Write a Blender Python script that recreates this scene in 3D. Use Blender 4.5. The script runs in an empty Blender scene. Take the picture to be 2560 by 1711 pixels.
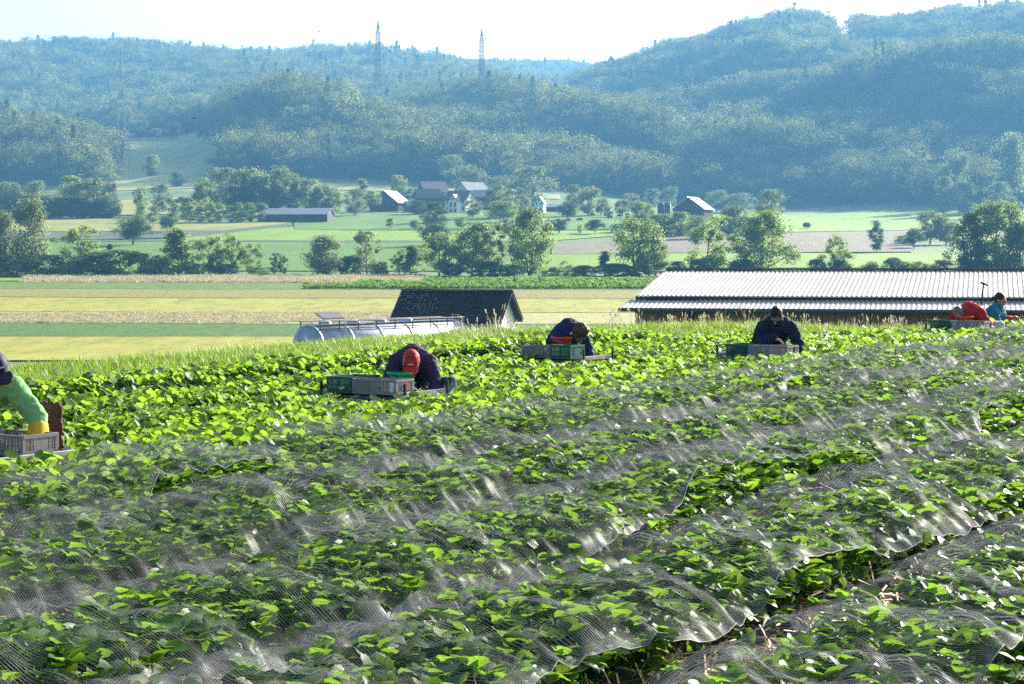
import bpy, bmesh, math, random
import numpy as np
from mathutils import Vector, Matrix, Euler, noise as mnoise

# ------------------------------------------------------------------ camera, sky, sun, exposure
scene = bpy.context.scene
F = 4777.0                       # focal length in pixels of the 2560 px wide photograph
EYE = 2.0
PITCH = math.atan((855.5 - 660.0) / F)
cam = bpy.data.cameras.new('camera')
cam.lens = 36.0 * F / 2560.0
cam.sensor_width = 36.0
cam.clip_start = 0.1
cam.clip_end = 12000.0
camo = bpy.data.objects.new('camera', cam)
scene.collection.objects.link(camo)
camo.location = (0, 0, EYE)
camo.rotation_euler = (math.pi / 2 - PITCH, 0, 0)
scene.camera = camo

SUN_EL, SUN_AZ = math.radians(21.5), math.radians(37.0)      # azimuth measured to the right of the view direction
world = bpy.data.worlds.new('World')
scene.world = world
world.use_nodes = True
wn = world.node_tree
wn.nodes.clear()
sky = wn.nodes.new('ShaderNodeTexSky')
sky.sky_type = 'NISHITA'
sky.sun_disc = False
sky.sun_elevation = SUN_EL
sky.sun_rotation = SUN_AZ
sky.altitude = 450
sky.air_density = 1.0
sky.dust_density = 6.0
sky.ozone_density = 1.0
bg = wn.nodes.new('ShaderNodeBackground')
bg.inputs['Strength'].default_value = 0.085
wo = wn.nodes.new('ShaderNodeOutputWorld')
wn.links.new(sky.outputs[0], bg.inputs[0])
wn.links.new(bg.outputs[0], wo.inputs[0])

sund = bpy.data.lights.new('sun', 'SUN')
sund.energy = 5.0
sund.angle = math.radians(0.53)
sund.color = (1.0, 0.955, 0.87)
suno = bpy.data.objects.new('sun', sund)
scene.collection.objects.link(suno)
SUNDIR = Vector((math.sin(SUN_AZ) * math.cos(SUN_EL), math.cos(SUN_AZ) * math.cos(SUN_EL), math.sin(SUN_EL)))
suno.rotation_euler = SUNDIR.to_track_quat('Z', 'Y').to_euler()

vs = scene.view_settings
vs.view_transform = 'Standard'
vs.look = 'None'
vs.exposure = 1.62
vs.gamma = 1.0
vs.use_curve_mapping = False
scene.cycles.transparent_max_bounces = 24
scene.cycles.max_bounces = 6
scene.cycles.diffuse_bounces = 3
scene.cycles.transmission_bounces = 4
scene.cycles.volume_bounces = 0
scene.cycles.use_denoising = False
HAZE_DENSITY = 0.00019
HAZE_COLOR = (0.20, 0.56, 1.0)

rng = np.random.default_rng(7)
random.seed(7)
COL = scene.collection

# ------------------------------------------------------------------ helpers: objects
def tag(o, label=None, cat=None, group=None, kind=None):
    if label: o['label'] = label
    if cat: o['category'] = cat
    if group: o['group'] = group
    if kind: o['kind'] = kind
    return o

def link(o, parent=None):
    COL.objects.link(o)
    if parent is not None:
        o.parent = parent
    return o

def empty(name, loc=(0, 0, 0), rz=0.0, label=None, cat=None, group=None):
    o = bpy.data.objects.new(name, None)
    o.empty_display_size = 0.2
    COL.objects.link(o)
    o.location = loc
    o.rotation_euler = (0, 0, rz)
    return tag(o, label, cat, group)

def mesh_np(name, V, Fq, mats=(), smooth=False, midx=None):
    """V (n,3) array, Fq list of faces or (m,k) array -> mesh"""
    me = bpy.data.meshes.new(name)
    V = np.asarray(V, dtype=np.float32)
    if isinstance(Fq, np.ndarray):
        n, k = Fq.shape
        me.vertices.add(len(V)); me.vertices.foreach_set('co', V.ravel())
        me.loops.add(n * k); me.loops.foreach_set('vertex_index', Fq.astype(np.int32).ravel())
        me.polygons.add(n)
        me.polygons.foreach_set('loop_start', (np.arange(n) * k).astype(np.int32))
        me.polygons.foreach_set('loop_total', np.full(n, k, dtype=np.int32))
        me.update(calc_edges=True)
    else:
        me.from_pydata([tuple(v) for v in V], [], [tuple(f) for f in Fq])
        me.update()
    for m in mats:
        me.materials.append(m)
    if midx is not None:
        me.polygons.foreach_set('material_index', np.asarray(midx, dtype=np.int32))
    me.polygons.foreach_set('use_smooth', np.full(len(me.polygons), bool(smooth)))
    return me

def obj(name, me, parent=None, loc=None, rot=None, scale=None):
    o = bpy.data.objects.new(name, me)
    COL.objects.link(o)
    if parent is not None: o.parent = parent
    if loc is not None: o.location = loc
    if rot is not None: o.rotation_euler = rot
    if scale is not None: o.scale = scale
    return o

class MB:
    """collects simple solids into one mesh"""
    def __init__(s): s.v = []; s.f = []
    def add(s, v, f):
        b = len(s.v); s.v += [tuple(p) for p in v]; s.f += [tuple(i + b for i in q) for q in f]; return s
    def box(s, c, size, rot=None):
        x, y, z = size[0] / 2, size[1] / 2, size[2] / 2
        vs_ = [Vector((a * x, b * y, d * z)) for a in (-1, 1) for b in (-1, 1) for d in (-1, 1)]
        if rot is not None: vs_ = [rot @ p for p in vs_]
        c = Vector(c)
        return s.add([p + c for p in vs_], [(0, 1, 3, 2), (4, 6, 7, 5), (0, 4, 5, 1), (2, 3, 7, 6), (0, 2, 6, 4), (1, 5, 7, 3)])
    def bar(s, a, b, w, h=None):
        a = Vector(a); b = Vector(b); d = b - a; L = d.length
        q = d.to_track_quat('X', 'Z').to_matrix()
        return s.box((a + b) / 2, (L, w, h or w), q)
    def tube(s, pts, rads, n=6, cap=True):
        pts = [Vector(p) for p in pts]; base = len(s.v)
        up = Vector((0.13, 0.21, 0.97))
        for i, p in enumerate(pts):
            d = (pts[min(i + 1, len(pts) - 1)] - pts[max(i - 1, 0)])
            d = d.normalized() if d.length > 1e-9 else Vector((0, 0, 1))
            a = d.cross(up if abs(d.dot(up)) < 0.97 else Vector((1, 0, 0))).normalized(); b = d.cross(a)
            for k in range(n):
                t = 2 * math.pi * k / n
                s.v.append(tuple(p + (a * math.cos(t) + b * math.sin(t)) * rads[i]))
        for i in range(len(pts) - 1):
            for k in range(n):
                k2 = (k + 1) % n
                s.f.append((base + i * n + k, base + i * n + k2, base + (i + 1) * n + k2, base + (i + 1) * n + k))
        if cap:
            s.f.append(tuple(base + k for k in range(n))[::-1])
            s.f.append(tuple(base + (len(pts) - 1) * n + k for k in range(n)))
        return s
    def lathe(s, prof, n=20, M=None, close=False):
        base = len(s.v)
        for r, z in prof:
            for k in range(n):
                t = 2 * math.pi * k / n
                p = Vector((r * math.cos(t), r * math.sin(t), z))
                s.v.append(tuple(M @ p if M is not None else p))
        for i in range(len(prof) - 1):
            for k in range(n):
                k2 = (k + 1) % n
                s.f.append((base + i * n + k, base + i * n + k2, base + (i + 1) * n + k2, base + (i + 1) * n + k))
        if close:
            s.f.append(tuple(base + k for k in range(n))[::-1])
            s.f.append(tuple(base + (len(prof) - 1) * n + k for k in range(n)))
        return s
    def prism(s, poly, y0, y1):
        """poly: (x,z) outline extruded along y"""
        n = len(poly); base = len(s.v)
        s.v += [(p[0], y0, p[1]) for p in poly] + [(p[0], y1, p[1]) for p in poly]
        s.f.append(tuple(base + i for i in range(n))); s.f.append(tuple(base + n + i for i in range(n))[::-1])
        for i in range(n):
            j = (i + 1) % n
            s.f.append((base + i, base + n + i, base + n + j, base + j))
        return s
    def mesh(s, name, mat, smooth=False):
        me = bpy.data.meshes.new(name); me.from_pydata(s.v, [], s.f); me.update()
        bm = bmesh.new(); bm.from_mesh(me); bmesh.ops.recalc_face_normals(bm, faces=bm.faces); bm.to_mesh(me); bm.free()
        if mat is not None: me.materials.append(mat)
        if smooth: me.polygons.foreach_set('use_smooth', np.ones(len(me.polygons), dtype=bool))
        return me
    def build(s, name, mat, parent=None, smooth=False, **k):
        return obj(name, s.mesh(name, mat, smooth), parent, **k)

# ------------------------------------------------------------------ helpers: materials
def newmat(name):
    m = bpy.data.materials.new(name); m.use_nodes = True
    nt = m.node_tree; nt.nodes.clear()
    out = nt.nodes.new('ShaderNodeOutputMaterial')
    return m, nt, out

def nd(nt, t, **kw):
    n = nt.nodes.new(t)
    for k, v in kw.items():
        if k in n.inputs: n.inputs[k].default_value = v
        else: setattr(n, k, v)
    return n

def c4(c): return (c[0], c[1], c[2], 1.0)

def noise_col(nt, cols, scale, detail=4, coord='Object', stretch=None, rough=0.6, lo=0.35, hi=0.65):
    tc = nd(nt, 'ShaderNodeTexCoord')
    src = tc.outputs[coord]
    if stretch:
        mp = nd(nt, 'ShaderNodeMapping'); mp.inputs['Scale'].default_value = stretch
        nt.links.new(src, mp.inputs[0]); src = mp.outputs[0]
    nz = nd(nt, 'ShaderNodeTexNoise'); nz.inputs['Scale'].default_value = scale
    nz.inputs['Detail'].default_value = detail; nz.inputs['Roughness'].default_value = rough
    nt.links.new(src, nz.inputs['Vector'])
    cr = nd(nt, 'ShaderNodeValToRGB')
    el = cr.color_ramp.elements
    n = len(cols)
    el[0].position = lo; el[0].color = c4(cols[0]); el[1].position = hi; el[1].color = c4(cols[-1])
    for i in range(1, n - 1):
        e = el.new(lo + (hi - lo) * i / (n - 1)); e.color = c4(cols[i])
    nt.links.new(nz.outputs['Fac'], cr.inputs[0])
    return cr.outputs[0], nz.outputs['Fac'], src

def mat_noise(name, cols, scale=3.0, rough=0.8, bump=0.0, bscale=None, stretch=None, metal=0.0, spec=0.3, detail=4, lo=0.35, hi=0.65, coord='Object', bdist=0.02):
    m, nt, out = newmat(name)
    p = nd(nt, 'ShaderNodeBsdfPrincipled')
    col, fac, src = noise_col(nt, cols, scale, detail, coord, stretch, lo=lo, hi=hi)
    nt.links.new(col, p.inputs['Base Color'])
    p.inputs['Roughness'].default_value = rough
    p.inputs['Metallic'].default_value = metal
    p.inputs['Specular IOR Level'].default_value = spec
    if bump:
        b = nd(nt, 'ShaderNodeBump'); b.inputs['Strength'].default_value = bump; b.inputs['Distance'].default_value = bdist
        if bscale:
            n2 = nd(nt, 'ShaderNodeTexNoise'); n2.inputs['Scale'].default_value = bscale; n2.inputs['Detail'].default_value = 3
            nt.links.new(src, n2.inputs['Vector']); fac = n2.outputs['Fac']
        nt.links.new(fac, b.inputs['Height']); nt.links.new(b.outputs[0], p.inputs['Normal'])
    nt.links.new(p.outputs[0], out.inputs[0])
    return m

def mat_leaf(name, c1, c2, tcol, tfac=0.4, rough=0.45, spec=0.35, nscale=6.0, coord='Object', rand=0.5):
    """thin leaf: diffuse/glossy face mixed with translucency, varied by object and by noise"""
    m, nt, out = newmat(name)
    tc = nd(nt, 'ShaderNodeTexCoord')
    nz = nd(nt, 'ShaderNodeTexNoise'); nz.inputs['Scale'].default_value = nscale; nz.inputs['Detail'].default_value = 2
    nt.links.new(tc.outputs[coord], nz.inputs['Vector'])
    oi = nd(nt, 'ShaderNodeObjectInfo')
    mx = nd(nt, 'ShaderNodeMix'); mx.data_type = 'FLOAT'; mx.inputs[0].default_value = rand
    nt.links.new(nz.outputs['Fac'], mx.inputs[2]); nt.links.new(oi.outputs['Random'], mx.inputs[3])
    mr = nd(nt, 'ShaderNodeMapRange'); mr.inputs[1].default_value = 0.25; mr.inputs[2].default_value = 0.75
    nt.links.new(mx.outputs[0], mr.inputs[0])
    cm = nd(nt, 'ShaderNodeMix'); cm.data_type = 'RGBA'
    cm.inputs[6].default_value = c4(c1); cm.inputs[7].default_value = c4(c2)
    nt.links.new(mr.outputs[0], cm.inputs[0])
    p = nd(nt, 'ShaderNodeBsdfPrincipled')
    p.inputs['Roughness'].default_value = rough; p.inputs['Specular IOR Level'].default_value = spec
    nt.links.new(cm.outputs[2], p.inputs['Base Color'])
    tr = nd(nt, 'ShaderNodeBsdfTranslucent')
    tm = nd(nt, 'ShaderNodeMix'); tm.data_type = 'RGBA'; tm.blend_type = 'MULTIPLY'; tm.inputs[0].default_value = 0.0
    tcm = nd(nt, 'ShaderNodeMix'); tcm.data_type = 'RGBA'
    tcm.inputs[6].default_value = c4(tcol); tcm.inputs[7].default_value = c4([min(1, x * 0.6) for x in tcol])
    nt.links.new(mr.outputs[0], tcm.inputs[0])
    nt.links.new(tcm.outputs[2], tr.inputs['Color'])
    ms = nd(nt, 'ShaderNodeMixShader'); ms.inputs[0].default_value = tfac
    nt.links.new(p.outputs[0], ms.inputs[1]); nt.links.new(tr.outputs[0], ms.inputs[2])
    nt.links.new(ms.outputs[0], out.inputs[0])
    return m

M = {}
M['soil'] = mat_noise('soil', [(0.016, 0.012, 0.009), (0.035, 0.026, 0.018), (0.06, 0.045, 0.03)], 2.5, 0.95, 0.6, 14, bdist=0.04)
M['grass'] = mat_noise('grass_ground', [(0.05, 0.10, 0.018), (0.09, 0.15, 0.03), (0.13, 0.18, 0.04)], 0.12, 0.9, 0.3, 2.0, bdist=0.1)
M['straw'] = mat_noise('straw', [(0.40, 0.25, 0.09), (0.62, 0.42, 0.16), (0.75, 0.57, 0.28)], 30, 0.6)
M['bark'] = mat_noise('bark', [(0.05, 0.04, 0.03), (0.12, 0.10, 0.08)], 8, 0.9, 0.4)
M['leaf_mid'] = mat_leaf('leaf_mid', (0.04, 0.085, 0.02), (0.10, 0.15, 0.036), (0.40, 0.55, 0.11), 0.46, rough=.6, spec=.15)
M['leaf_dark'] = mat_leaf('leaf_dark', (0.018, 0.045, 0.018), (0.04, 0.08, 0.025), (0.14, 0.24, 0.05), 0.36, rough=.7, spec=.1)
M['leaf_light'] = mat_leaf('leaf_light', (0.07, 0.12, 0.03), (0.12, 0.16, 0.045), (0.34, 0.42, 0.09), 0.42)
M['leaf_willow'] = mat_leaf('leaf_willow', (0.09, 0.12, 0.06), (0.16, 0.19, 0.10), (0.38, 0.46, 0.19), 0.42, rough=.7, spec=.1)
M['leaf_forest'] = mat_leaf('leaf_forest', (0.036, 0.060, 0.020), (0.145, 0.165, 0.064), (0.42, 0.46, 0.15), 0.34, rand=0.75, spec=0.05, rough=0.8)

# ------------------------------------------------------------------ terrain
UX, UY = math.sin(math.radians(32)), math.cos(math.radians(32))       # row direction (u) and across direction (q)
def uq(x, y): return x * UX + y * UY, x * UY - y * UX
def xy(u, q): return u * UX + q * UY, u * UY - q * UX
RISE = 0.018
EDGE_Q = -16.9

def edge_dist(x, y):
    """how far a point lies beyond the edge of the strawberry field (negative inside)"""
    q = x * UY - y * UX
    return np.maximum(EDGE_Q - q, (y - 33.2 - 0.53 * x) * 0.88)

COLS = [-500, 0, 200, 300, 420, 560, 700, 900, 1100, 1250, 1400, 1490, 1700, 1960, 2200, 2560, 3100]
PROF = {
 -500: [(750, 545), (950, 505), (1050, 480), (1250, 340), (1450, 350), (1700, 320), (2300, 135), (2500, 150), (3600, 200)],
 0:    [(750, 545), (950, 502), (1050, 478), (1150, 400), (1250, 348), (1450, 362), (1700, 325), (2300, 138), (2500, 150), (3600, 200)],
 200:  [(750, 545), (950, 500), (1050, 475), (1150, 405), (1250, 356), (1450, 366), (1700, 325), (2300, 140), (2500, 152), (3600, 200)],
 300:  [(750, 545), (950, 498), (1050, 474), (1150, 440), (1250, 405), (1450, 352), (1700, 330), (2300, 143), (2500, 155), (3600, 200)],
 420:  [(750, 542), (950, 495), (1050, 468), (1150, 430), (1250, 398), (1450, 349), (1700, 320), (2300, 152), (2500, 160), (3600, 200)],
 560:  [(750, 540), (1000, 482), (1080, 462), (1180, 400), (1300, 330), (1420, 330), (1700, 315), (2300, 160), (2500, 170), (3600, 200)],
 700:  [(750, 540), (1000, 480), (1090, 455), (1180, 380), (1320, 295), (1500, 300), (1700, 290), (2300, 162), (2500, 170), (3600, 190)],
 900:  [(750, 540), (1000, 488), (1100, 455), (1200, 380), (1340, 298), (1550, 300), (1750, 280), (2300, 162), (2500, 175), (3300, 180), (3600, 190)],
 1100: [(750, 542), (1000, 492), (1100, 462), (1200, 390), (1340, 292), (1500, 290), (1800, 262), (2300, 178), (2500, 190), (3200, 178), (3600, 195)],
 1250: [(750, 543), (1000, 498), (1100, 470), (1200, 400), (1360, 305), (1500, 305), (1800, 275), (2300, 215), (2600, 215), (3200, 178), (3600, 195)],
 1400: [(750, 545), (1000, 505), (1100, 480), (1200, 420), (1400, 318), (1500, 318), (1800, 280), (2300, 250), (2600, 240), (3200, 182), (3600, 200)],
 1490: [(750, 545), (1000, 512), (1100, 492), (1200, 440), (1400, 335), (1550, 320), (1900, 205), (2100, 212), (2600, 240), (3200, 190), (3600, 200)],
 1700: [(750, 548), (1000, 532), (1120, 515), (1220, 440), (1450, 300), (1560, 292), (1900, 146), (2150, 152), (3600, 220)],
 1960: [(750, 560), (1000, 543), (1120, 520), (1220, 420), (1450, 245), (1580, 238), (1900, 82), (2150, 90), (3600, 220)],
 2200: [(750, 580), (900, 560), (1060, 530), (1150, 480), (1400, 215), (1560, 200), (1900, 90), (2150, 96), (3600, 220)],
 2560: [(750, 580), (900, 558), (1060, 522), (1150, 460), (1400, 180), (1600, 160), (1900, 58), (2150, 64), (3600, 220)],
 3100: [(750, 575), (900, 555), (1060, 520), (1150, 450), (1400, 160), (1600, 130), (1900, 40), (2150, 46), (3600, 220)],
}
DS = np.concatenate([np.arange(390, 1000, 15), np.arange(1000, 2600, 20), np.arange(2600, 3650, 100)]).astype(float)
_tab = []
for X_ in COLS:
    pr = [(390, 690), (420, 681)] + PROF[X_]
    d_ = np.array([p[0] for p in pr], float); yy = np.array([p[1] for p in pr], float)
    z_ = EYE + (660 - yy) / F * d_
    zz = np.interp(DS, d_, z_)
    k = np.array([1, 2, 3, 2, 1.]) / 9
    pad = np.pad(zz, 2, mode='edge'); zs = np.convolve(pad, k, 'valid')
    zs[:3] = zz[:3]
    _tab.append(zs)
_tab = np.array(_tab)

def hill_noise(x, y):
    """gullies and shoulders of the wooded slopes"""
    s = x + 0.35 * y
    return (np.sin(s * 0.0235 + 1.6 * np.sin(y * 0.0052)) * (9.0 + 4.0 * np.sin(y * 0.011 + x * 0.004))
            + np.sin(x * 0.021 + 1.3 * np.sin(y * 0.008)) * np.sin(y * 0.017 + 0.7 * np.sin(x * 0.011)) * 7.0
            + np.sin(x * 0.057 + y * 0.031) * 2.5 + np.sin(x * 0.013 - y * 0.043 + 1.0) * 3.5)

def smooth01(t):
    t = np.clip(t, 0, 1); return t * t * (3 - 2 * t)

def bed_wave(q):
    """raised beds 1.5 m apart, furrows at q = -0.45 - 1.5 k"""
    t = ((q + 0.45) / 1.5) % 1.0
    return 0.16 * smooth01(np.minimum(t, 1 - t) / 0.28)

def cross_dip(q):
    """the open crop lies in a shallow dip before the crest of the field"""
    return 0.2 * smooth01((-9.5 - q) / 3.2) * (1 - smooth01((-14.6 - q) / 2.3))

def TZ(x, y, beds=True):
    x = np.asarray(x, float); y = np.asarray(y, float)
    e = edge_dist(x, y)
    u, q = x * UX + y * UY, x * UY - y * UX
    P = RISE * np.clip(y, -60, 60) - cross_dip(q)
    if beds:
        P = P + np.where(e < 0, bed_wave(q), 0.05) * (np.clip(-e, 0, 1) if True else 1)
    drop = 0.24 * np.clip(e - 1.6, 0, None) ** 1.0 * smooth01((e - 1.6) / 5.0)
    L = np.where(y < 150, -5.0, -5.0 + (y - 150) * (4.55 / 240))
    near = np.maximum(P - drop, L)
    yy = np.maximum(y, 390)
    X_ = 1280 + F * x / yy
    X_ = np.clip(X_, COLS[0], COLS[-1])
    ci = np.clip(np.searchsorted(COLS, X_, side='right') - 1, 0, len(COLS) - 2)
    ca = np.array(COLS, float)
    tx = (X_ - ca[ci]) / (ca[ci + 1] - ca[ci]); tx = tx * tx * (3 - 2 * tx) * 0.5 + tx * 0.5
    di = np.clip(np.searchsorted(DS, yy, side='right') - 1, 0, len(DS) - 2)
    td = np.clip((yy - DS[di]) / (DS[di + 1] - DS[di]), 0, 1)
    z = ((_tab[ci, di] * (1 - td) + _tab[ci, di + 1] * td) * (1 - tx) + (_tab[ci + 1, di] * (1 - td) + _tab[ci + 1, di + 1] * td) * tx)
    z = z + hill_noise(x, yy) * np.clip((yy - 1080) / 250, 0, 1) * (1 - .68 * np.clip((yy - 1600) / 250, 0, 1)) * (1 - .93 * np.exp(-((X_ - 410) / 150.0) ** 4) * (1 - smooth01((yy - 1480) / 150)))
    return np.where(y <= 390, near, z)

def gz0(x, y):
    """level of the furrows under the crop"""
    return RISE * y - float(cross_dip(x * UY - y * UX))

def tz(x, y): return float(TZ(np.array([x]), np.array([y]))[0])

_cp, _sp = math.cos(PITCH), math.sin(PITCH)
def ray(px, py):
    """world direction through a pixel of the photograph, scaled to unit y"""
    a, b = (px - 1280) / F, (py - 855.5) / F
    dy = _cp - b * _sp; dz = -_sp - b * _cp
    return a / dy, dz / dy
_D = np.concatenate([np.arange(100, 900, 1.0), np.arange(900, 3600, 3.0)])
def hit(px, py, dmin=120):
    ax, az = ray(px, py)
    D = _D[_D >= dmin]
    g = TZ(ax * D, D) - (EYE + az * D)
    i = np.argmax(g >= 0)
    d = D[i] if g[i] >= 0 else 3000.0
    if i > 0 and g[i] >= 0:
        d = D[i - 1] + (D[i] - D[i - 1]) * (-g[i - 1]) / (g[i] - g[i - 1] + 1e-9)
    return ax * d, d
def at(px, py, d):
    ax, az = ray(px, py); return Vector((ax * d, d, EYE + az * d))

ys = np.concatenate([np.arange(-60, -4, 4), np.arange(-4, 46, 0.4), np.arange(46, 160, 2.5), np.arange(160, 1000, 10), np.arange(1000, 2400, 12), np.arange(2400, 3650, 45)])
ts = np.linspace(-1, 1, 261)
Wy = np.where(ys < 60, 30, 30 + (ys - 60) * 0.46)
GX = ts[None, :] * Wy[:, None]; GY = np.repeat(ys[:, None], len(ts), 1)
GZ = TZ(GX, GY)
ny, nx = GX.shape
V = np.stack([GX, GY, GZ], -1).reshape(-1, 3)
ii = (np.arange(ny - 1)[:, None] * nx + np.arange(nx - 1)[None, :]).ravel()
Fq = np.stack([ii, ii + 1, ii + nx + 1, ii + nx], 1)
cx = GX[:-1, :-1].ravel(); cy = GY[:-1, :-1].ravel()
e_ = edge_dist(cx, cy)
mi = np.where((e_ < 0.3) & (cy < 60), 0, 1)
M['forest_floor'] = mat_noise('forest_floor', [(0.02, 0.035, 0.012), (0.045, 0.06, 0.02)], 0.05, 0.95)
M['clearing'] = mat_noise('clearing_grass', [(.20, .24, .06), (.28, .30, .09), (.36, .35, .13)], 0.05, 0.9)
mi = np.where(cy > 1090, 2, mi)
cX = 1280 + F * cx / np.maximum(cy, 1)
mi = np.where((cy > 1000) & (cy < 1480) & (cX > 285) & (cX < 548), 3, mi)
ground = obj('ground', mesh_np('ground', V, Fq, (M['soil'], M['grass'], M['forest_floor'], M['clearing']), True, mi))
tag(ground, 'rising valley ground with field soil and grass', None, None, 'structure')

# ------------------------------------------------------------------ instancing of uncountable stuff
def proto_collection(name, meshes):
    c = bpy.data.collections.new(name)
    for i, me in enumerate(meshes):
        o = bpy.data.objects.new('%s_%02d' % (name, i), me); c.objects.link(o)
    return c

def scatter(name, coll, P, rot, scl, idx, label=None, cat=None, parent=None):
    """one stuff object whose points carry instances of small plants"""
    me = bpy.data.meshes.new(name)
    P = np.asarray(P, np.float32)
    me.vertices.add(len(P)); me.vertices.foreach_set('co', P.ravel())
    a = me.attributes.new('rot', 'FLOAT_VECTOR', 'POINT'); a.data.foreach_set('vector', np.asarray(rot, np.float32).ravel())
    a = me.attributes.new('scl', 'FLOAT_VECTOR', 'POINT'); a.data.foreach_set('vector', np.asarray(scl, np.float32).ravel())
    a = me.attributes.new('idx', 'INT', 'POINT'); a.data.foreach_set('value', np.asarray(idx, np.int32))
    me.update()
    o = obj(name, me, parent)
    g = bpy.data.node_groups.new(name + '_nodes', 'GeometryNodeTree')
    g.interface.new_socket('Geometry', in_out='INPUT', socket_type='NodeSocketGeometry')
    g.interface.new_socket('Geometry', in_out='OUTPUT', socket_type='NodeSocketGeometry')
    n = g.nodes
    gi = n.new('NodeGroupInput'); go = n.new('NodeGroupOutput')
    ci = n.new('GeometryNodeCollectionInfo'); ci.inputs['Collection'].default_value = coll
    ci.inputs['Separate Children'].default_value = True; ci.inputs['Reset Children'].default_value = True
    ip = n.new('GeometryNodeInstanceOnPoints'); ip.inputs['Pick Instance'].default_value = True
    def att(nm, ty):
        t = n.new('GeometryNodeInputNamedAttribute'); t.data_type = ty; t.inputs['Name'].default_value = nm
        return [s for s in t.outputs if s.enabled and s.name == 'Attribute'][0]
    er = n.new('FunctionNodeEulerToRotation')
    L = g.links
    L.new(gi.outputs[0], ip.inputs['Points']); L.new(ci.outputs[0], ip.inputs['Instance'])
    L.new(att('rot', 'FLOAT_VECTOR'), er.inputs[0]); L.new(er.outputs[0], ip.inputs['Rotation'])
    L.new(att('scl', 'FLOAT_VECTOR'), ip.inputs['Scale']); L.new(att('idx', 'INT'), ip.inputs['Instance Index'])
    L.new(ip.outputs[0], go.inputs[0])
    md = o.modifiers.new('scatter', 'NODES'); md.node_group = g
    return tag(o, label, cat, None, 'stuff')

# ------------------------------------------------------------------ trees
def leaf_quads(C, N, size, rg, aspect=0.7):
    """diamond shaped leaf faces at C (n,3) with normals N"""
    n = len(C)
    N = N / (np.linalg.norm(N, axis=1, keepdims=True) + 1e-9)
    R = rg.normal(size=(n, 3)); A = np.cross(N, R); A /= (np.linalg.norm(A, axis=1, keepdims=True) + 1e-9)
    B = np.cross(N, A)
    s = (size * rg.uniform(0.55, 1.4, n))[:, None]
    V = np.stack([C - A * s * 0.6, C - B * s * 0.5 * aspect, C + A * s * 0.6, C + B * s * 0.5 * aspect], 1).reshape(-1, 3)
    Fq = np.arange(n * 4).reshape(n, 4)
    return V, Fq

STY = {  # lo, hi of crown; centre; half width; clumps; clump radius; limb count; trunk radius
 'broad':   dict(lo=.14, pk=.52, R=.36, nc=60, rc=.068, nl=12, tr=.022),
 'sparse':  dict(lo=.14, pk=.55, R=.36, nc=44, rc=.050, nl=20, tr=.016),
 'dense':   dict(lo=.04, pk=.45, R=.38, nc=85, rc=.070, nl=10, tr=.026),
 'willow':  dict(lo=.03, pk=.38, R=.28, nc=80, rc=.058, nl=14, tr=.022),
 'slender': dict(lo=.06, pk=.45, R=.17, nc=46, rc=.050, nl=8, tr=.013),
 'conifer': dict(lo=.08, pk=.12, R=.24, nc=60, rc=.040, nl=18, tr=.016),
 'bush':    dict(lo=.00, pk=.30, R=.60, nc=48, rc=.095, nl=6, tr=.02),
 'round':   dict(lo=.26, pk=.60, R=.44, nc=60, rc=.085, nl=9, tr=.026),
 'forest':  dict(lo=.10, pk=.58, R=.36, nc=26, rc=.10, nl=0, tr=.015),
}
def env(st, h):
    lo, pk, R = st['lo'], st['pk'], st['R']
    up = (h - pk) / (1.0 - pk); dn = (pk - h) / max(pk - lo, 1e-3)
    t = np.where(h > pk, up, dn)
    return R * np.sqrt(np.clip(1 - np.clip(t, 0, 1) ** 2.2, 0, 1))

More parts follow.
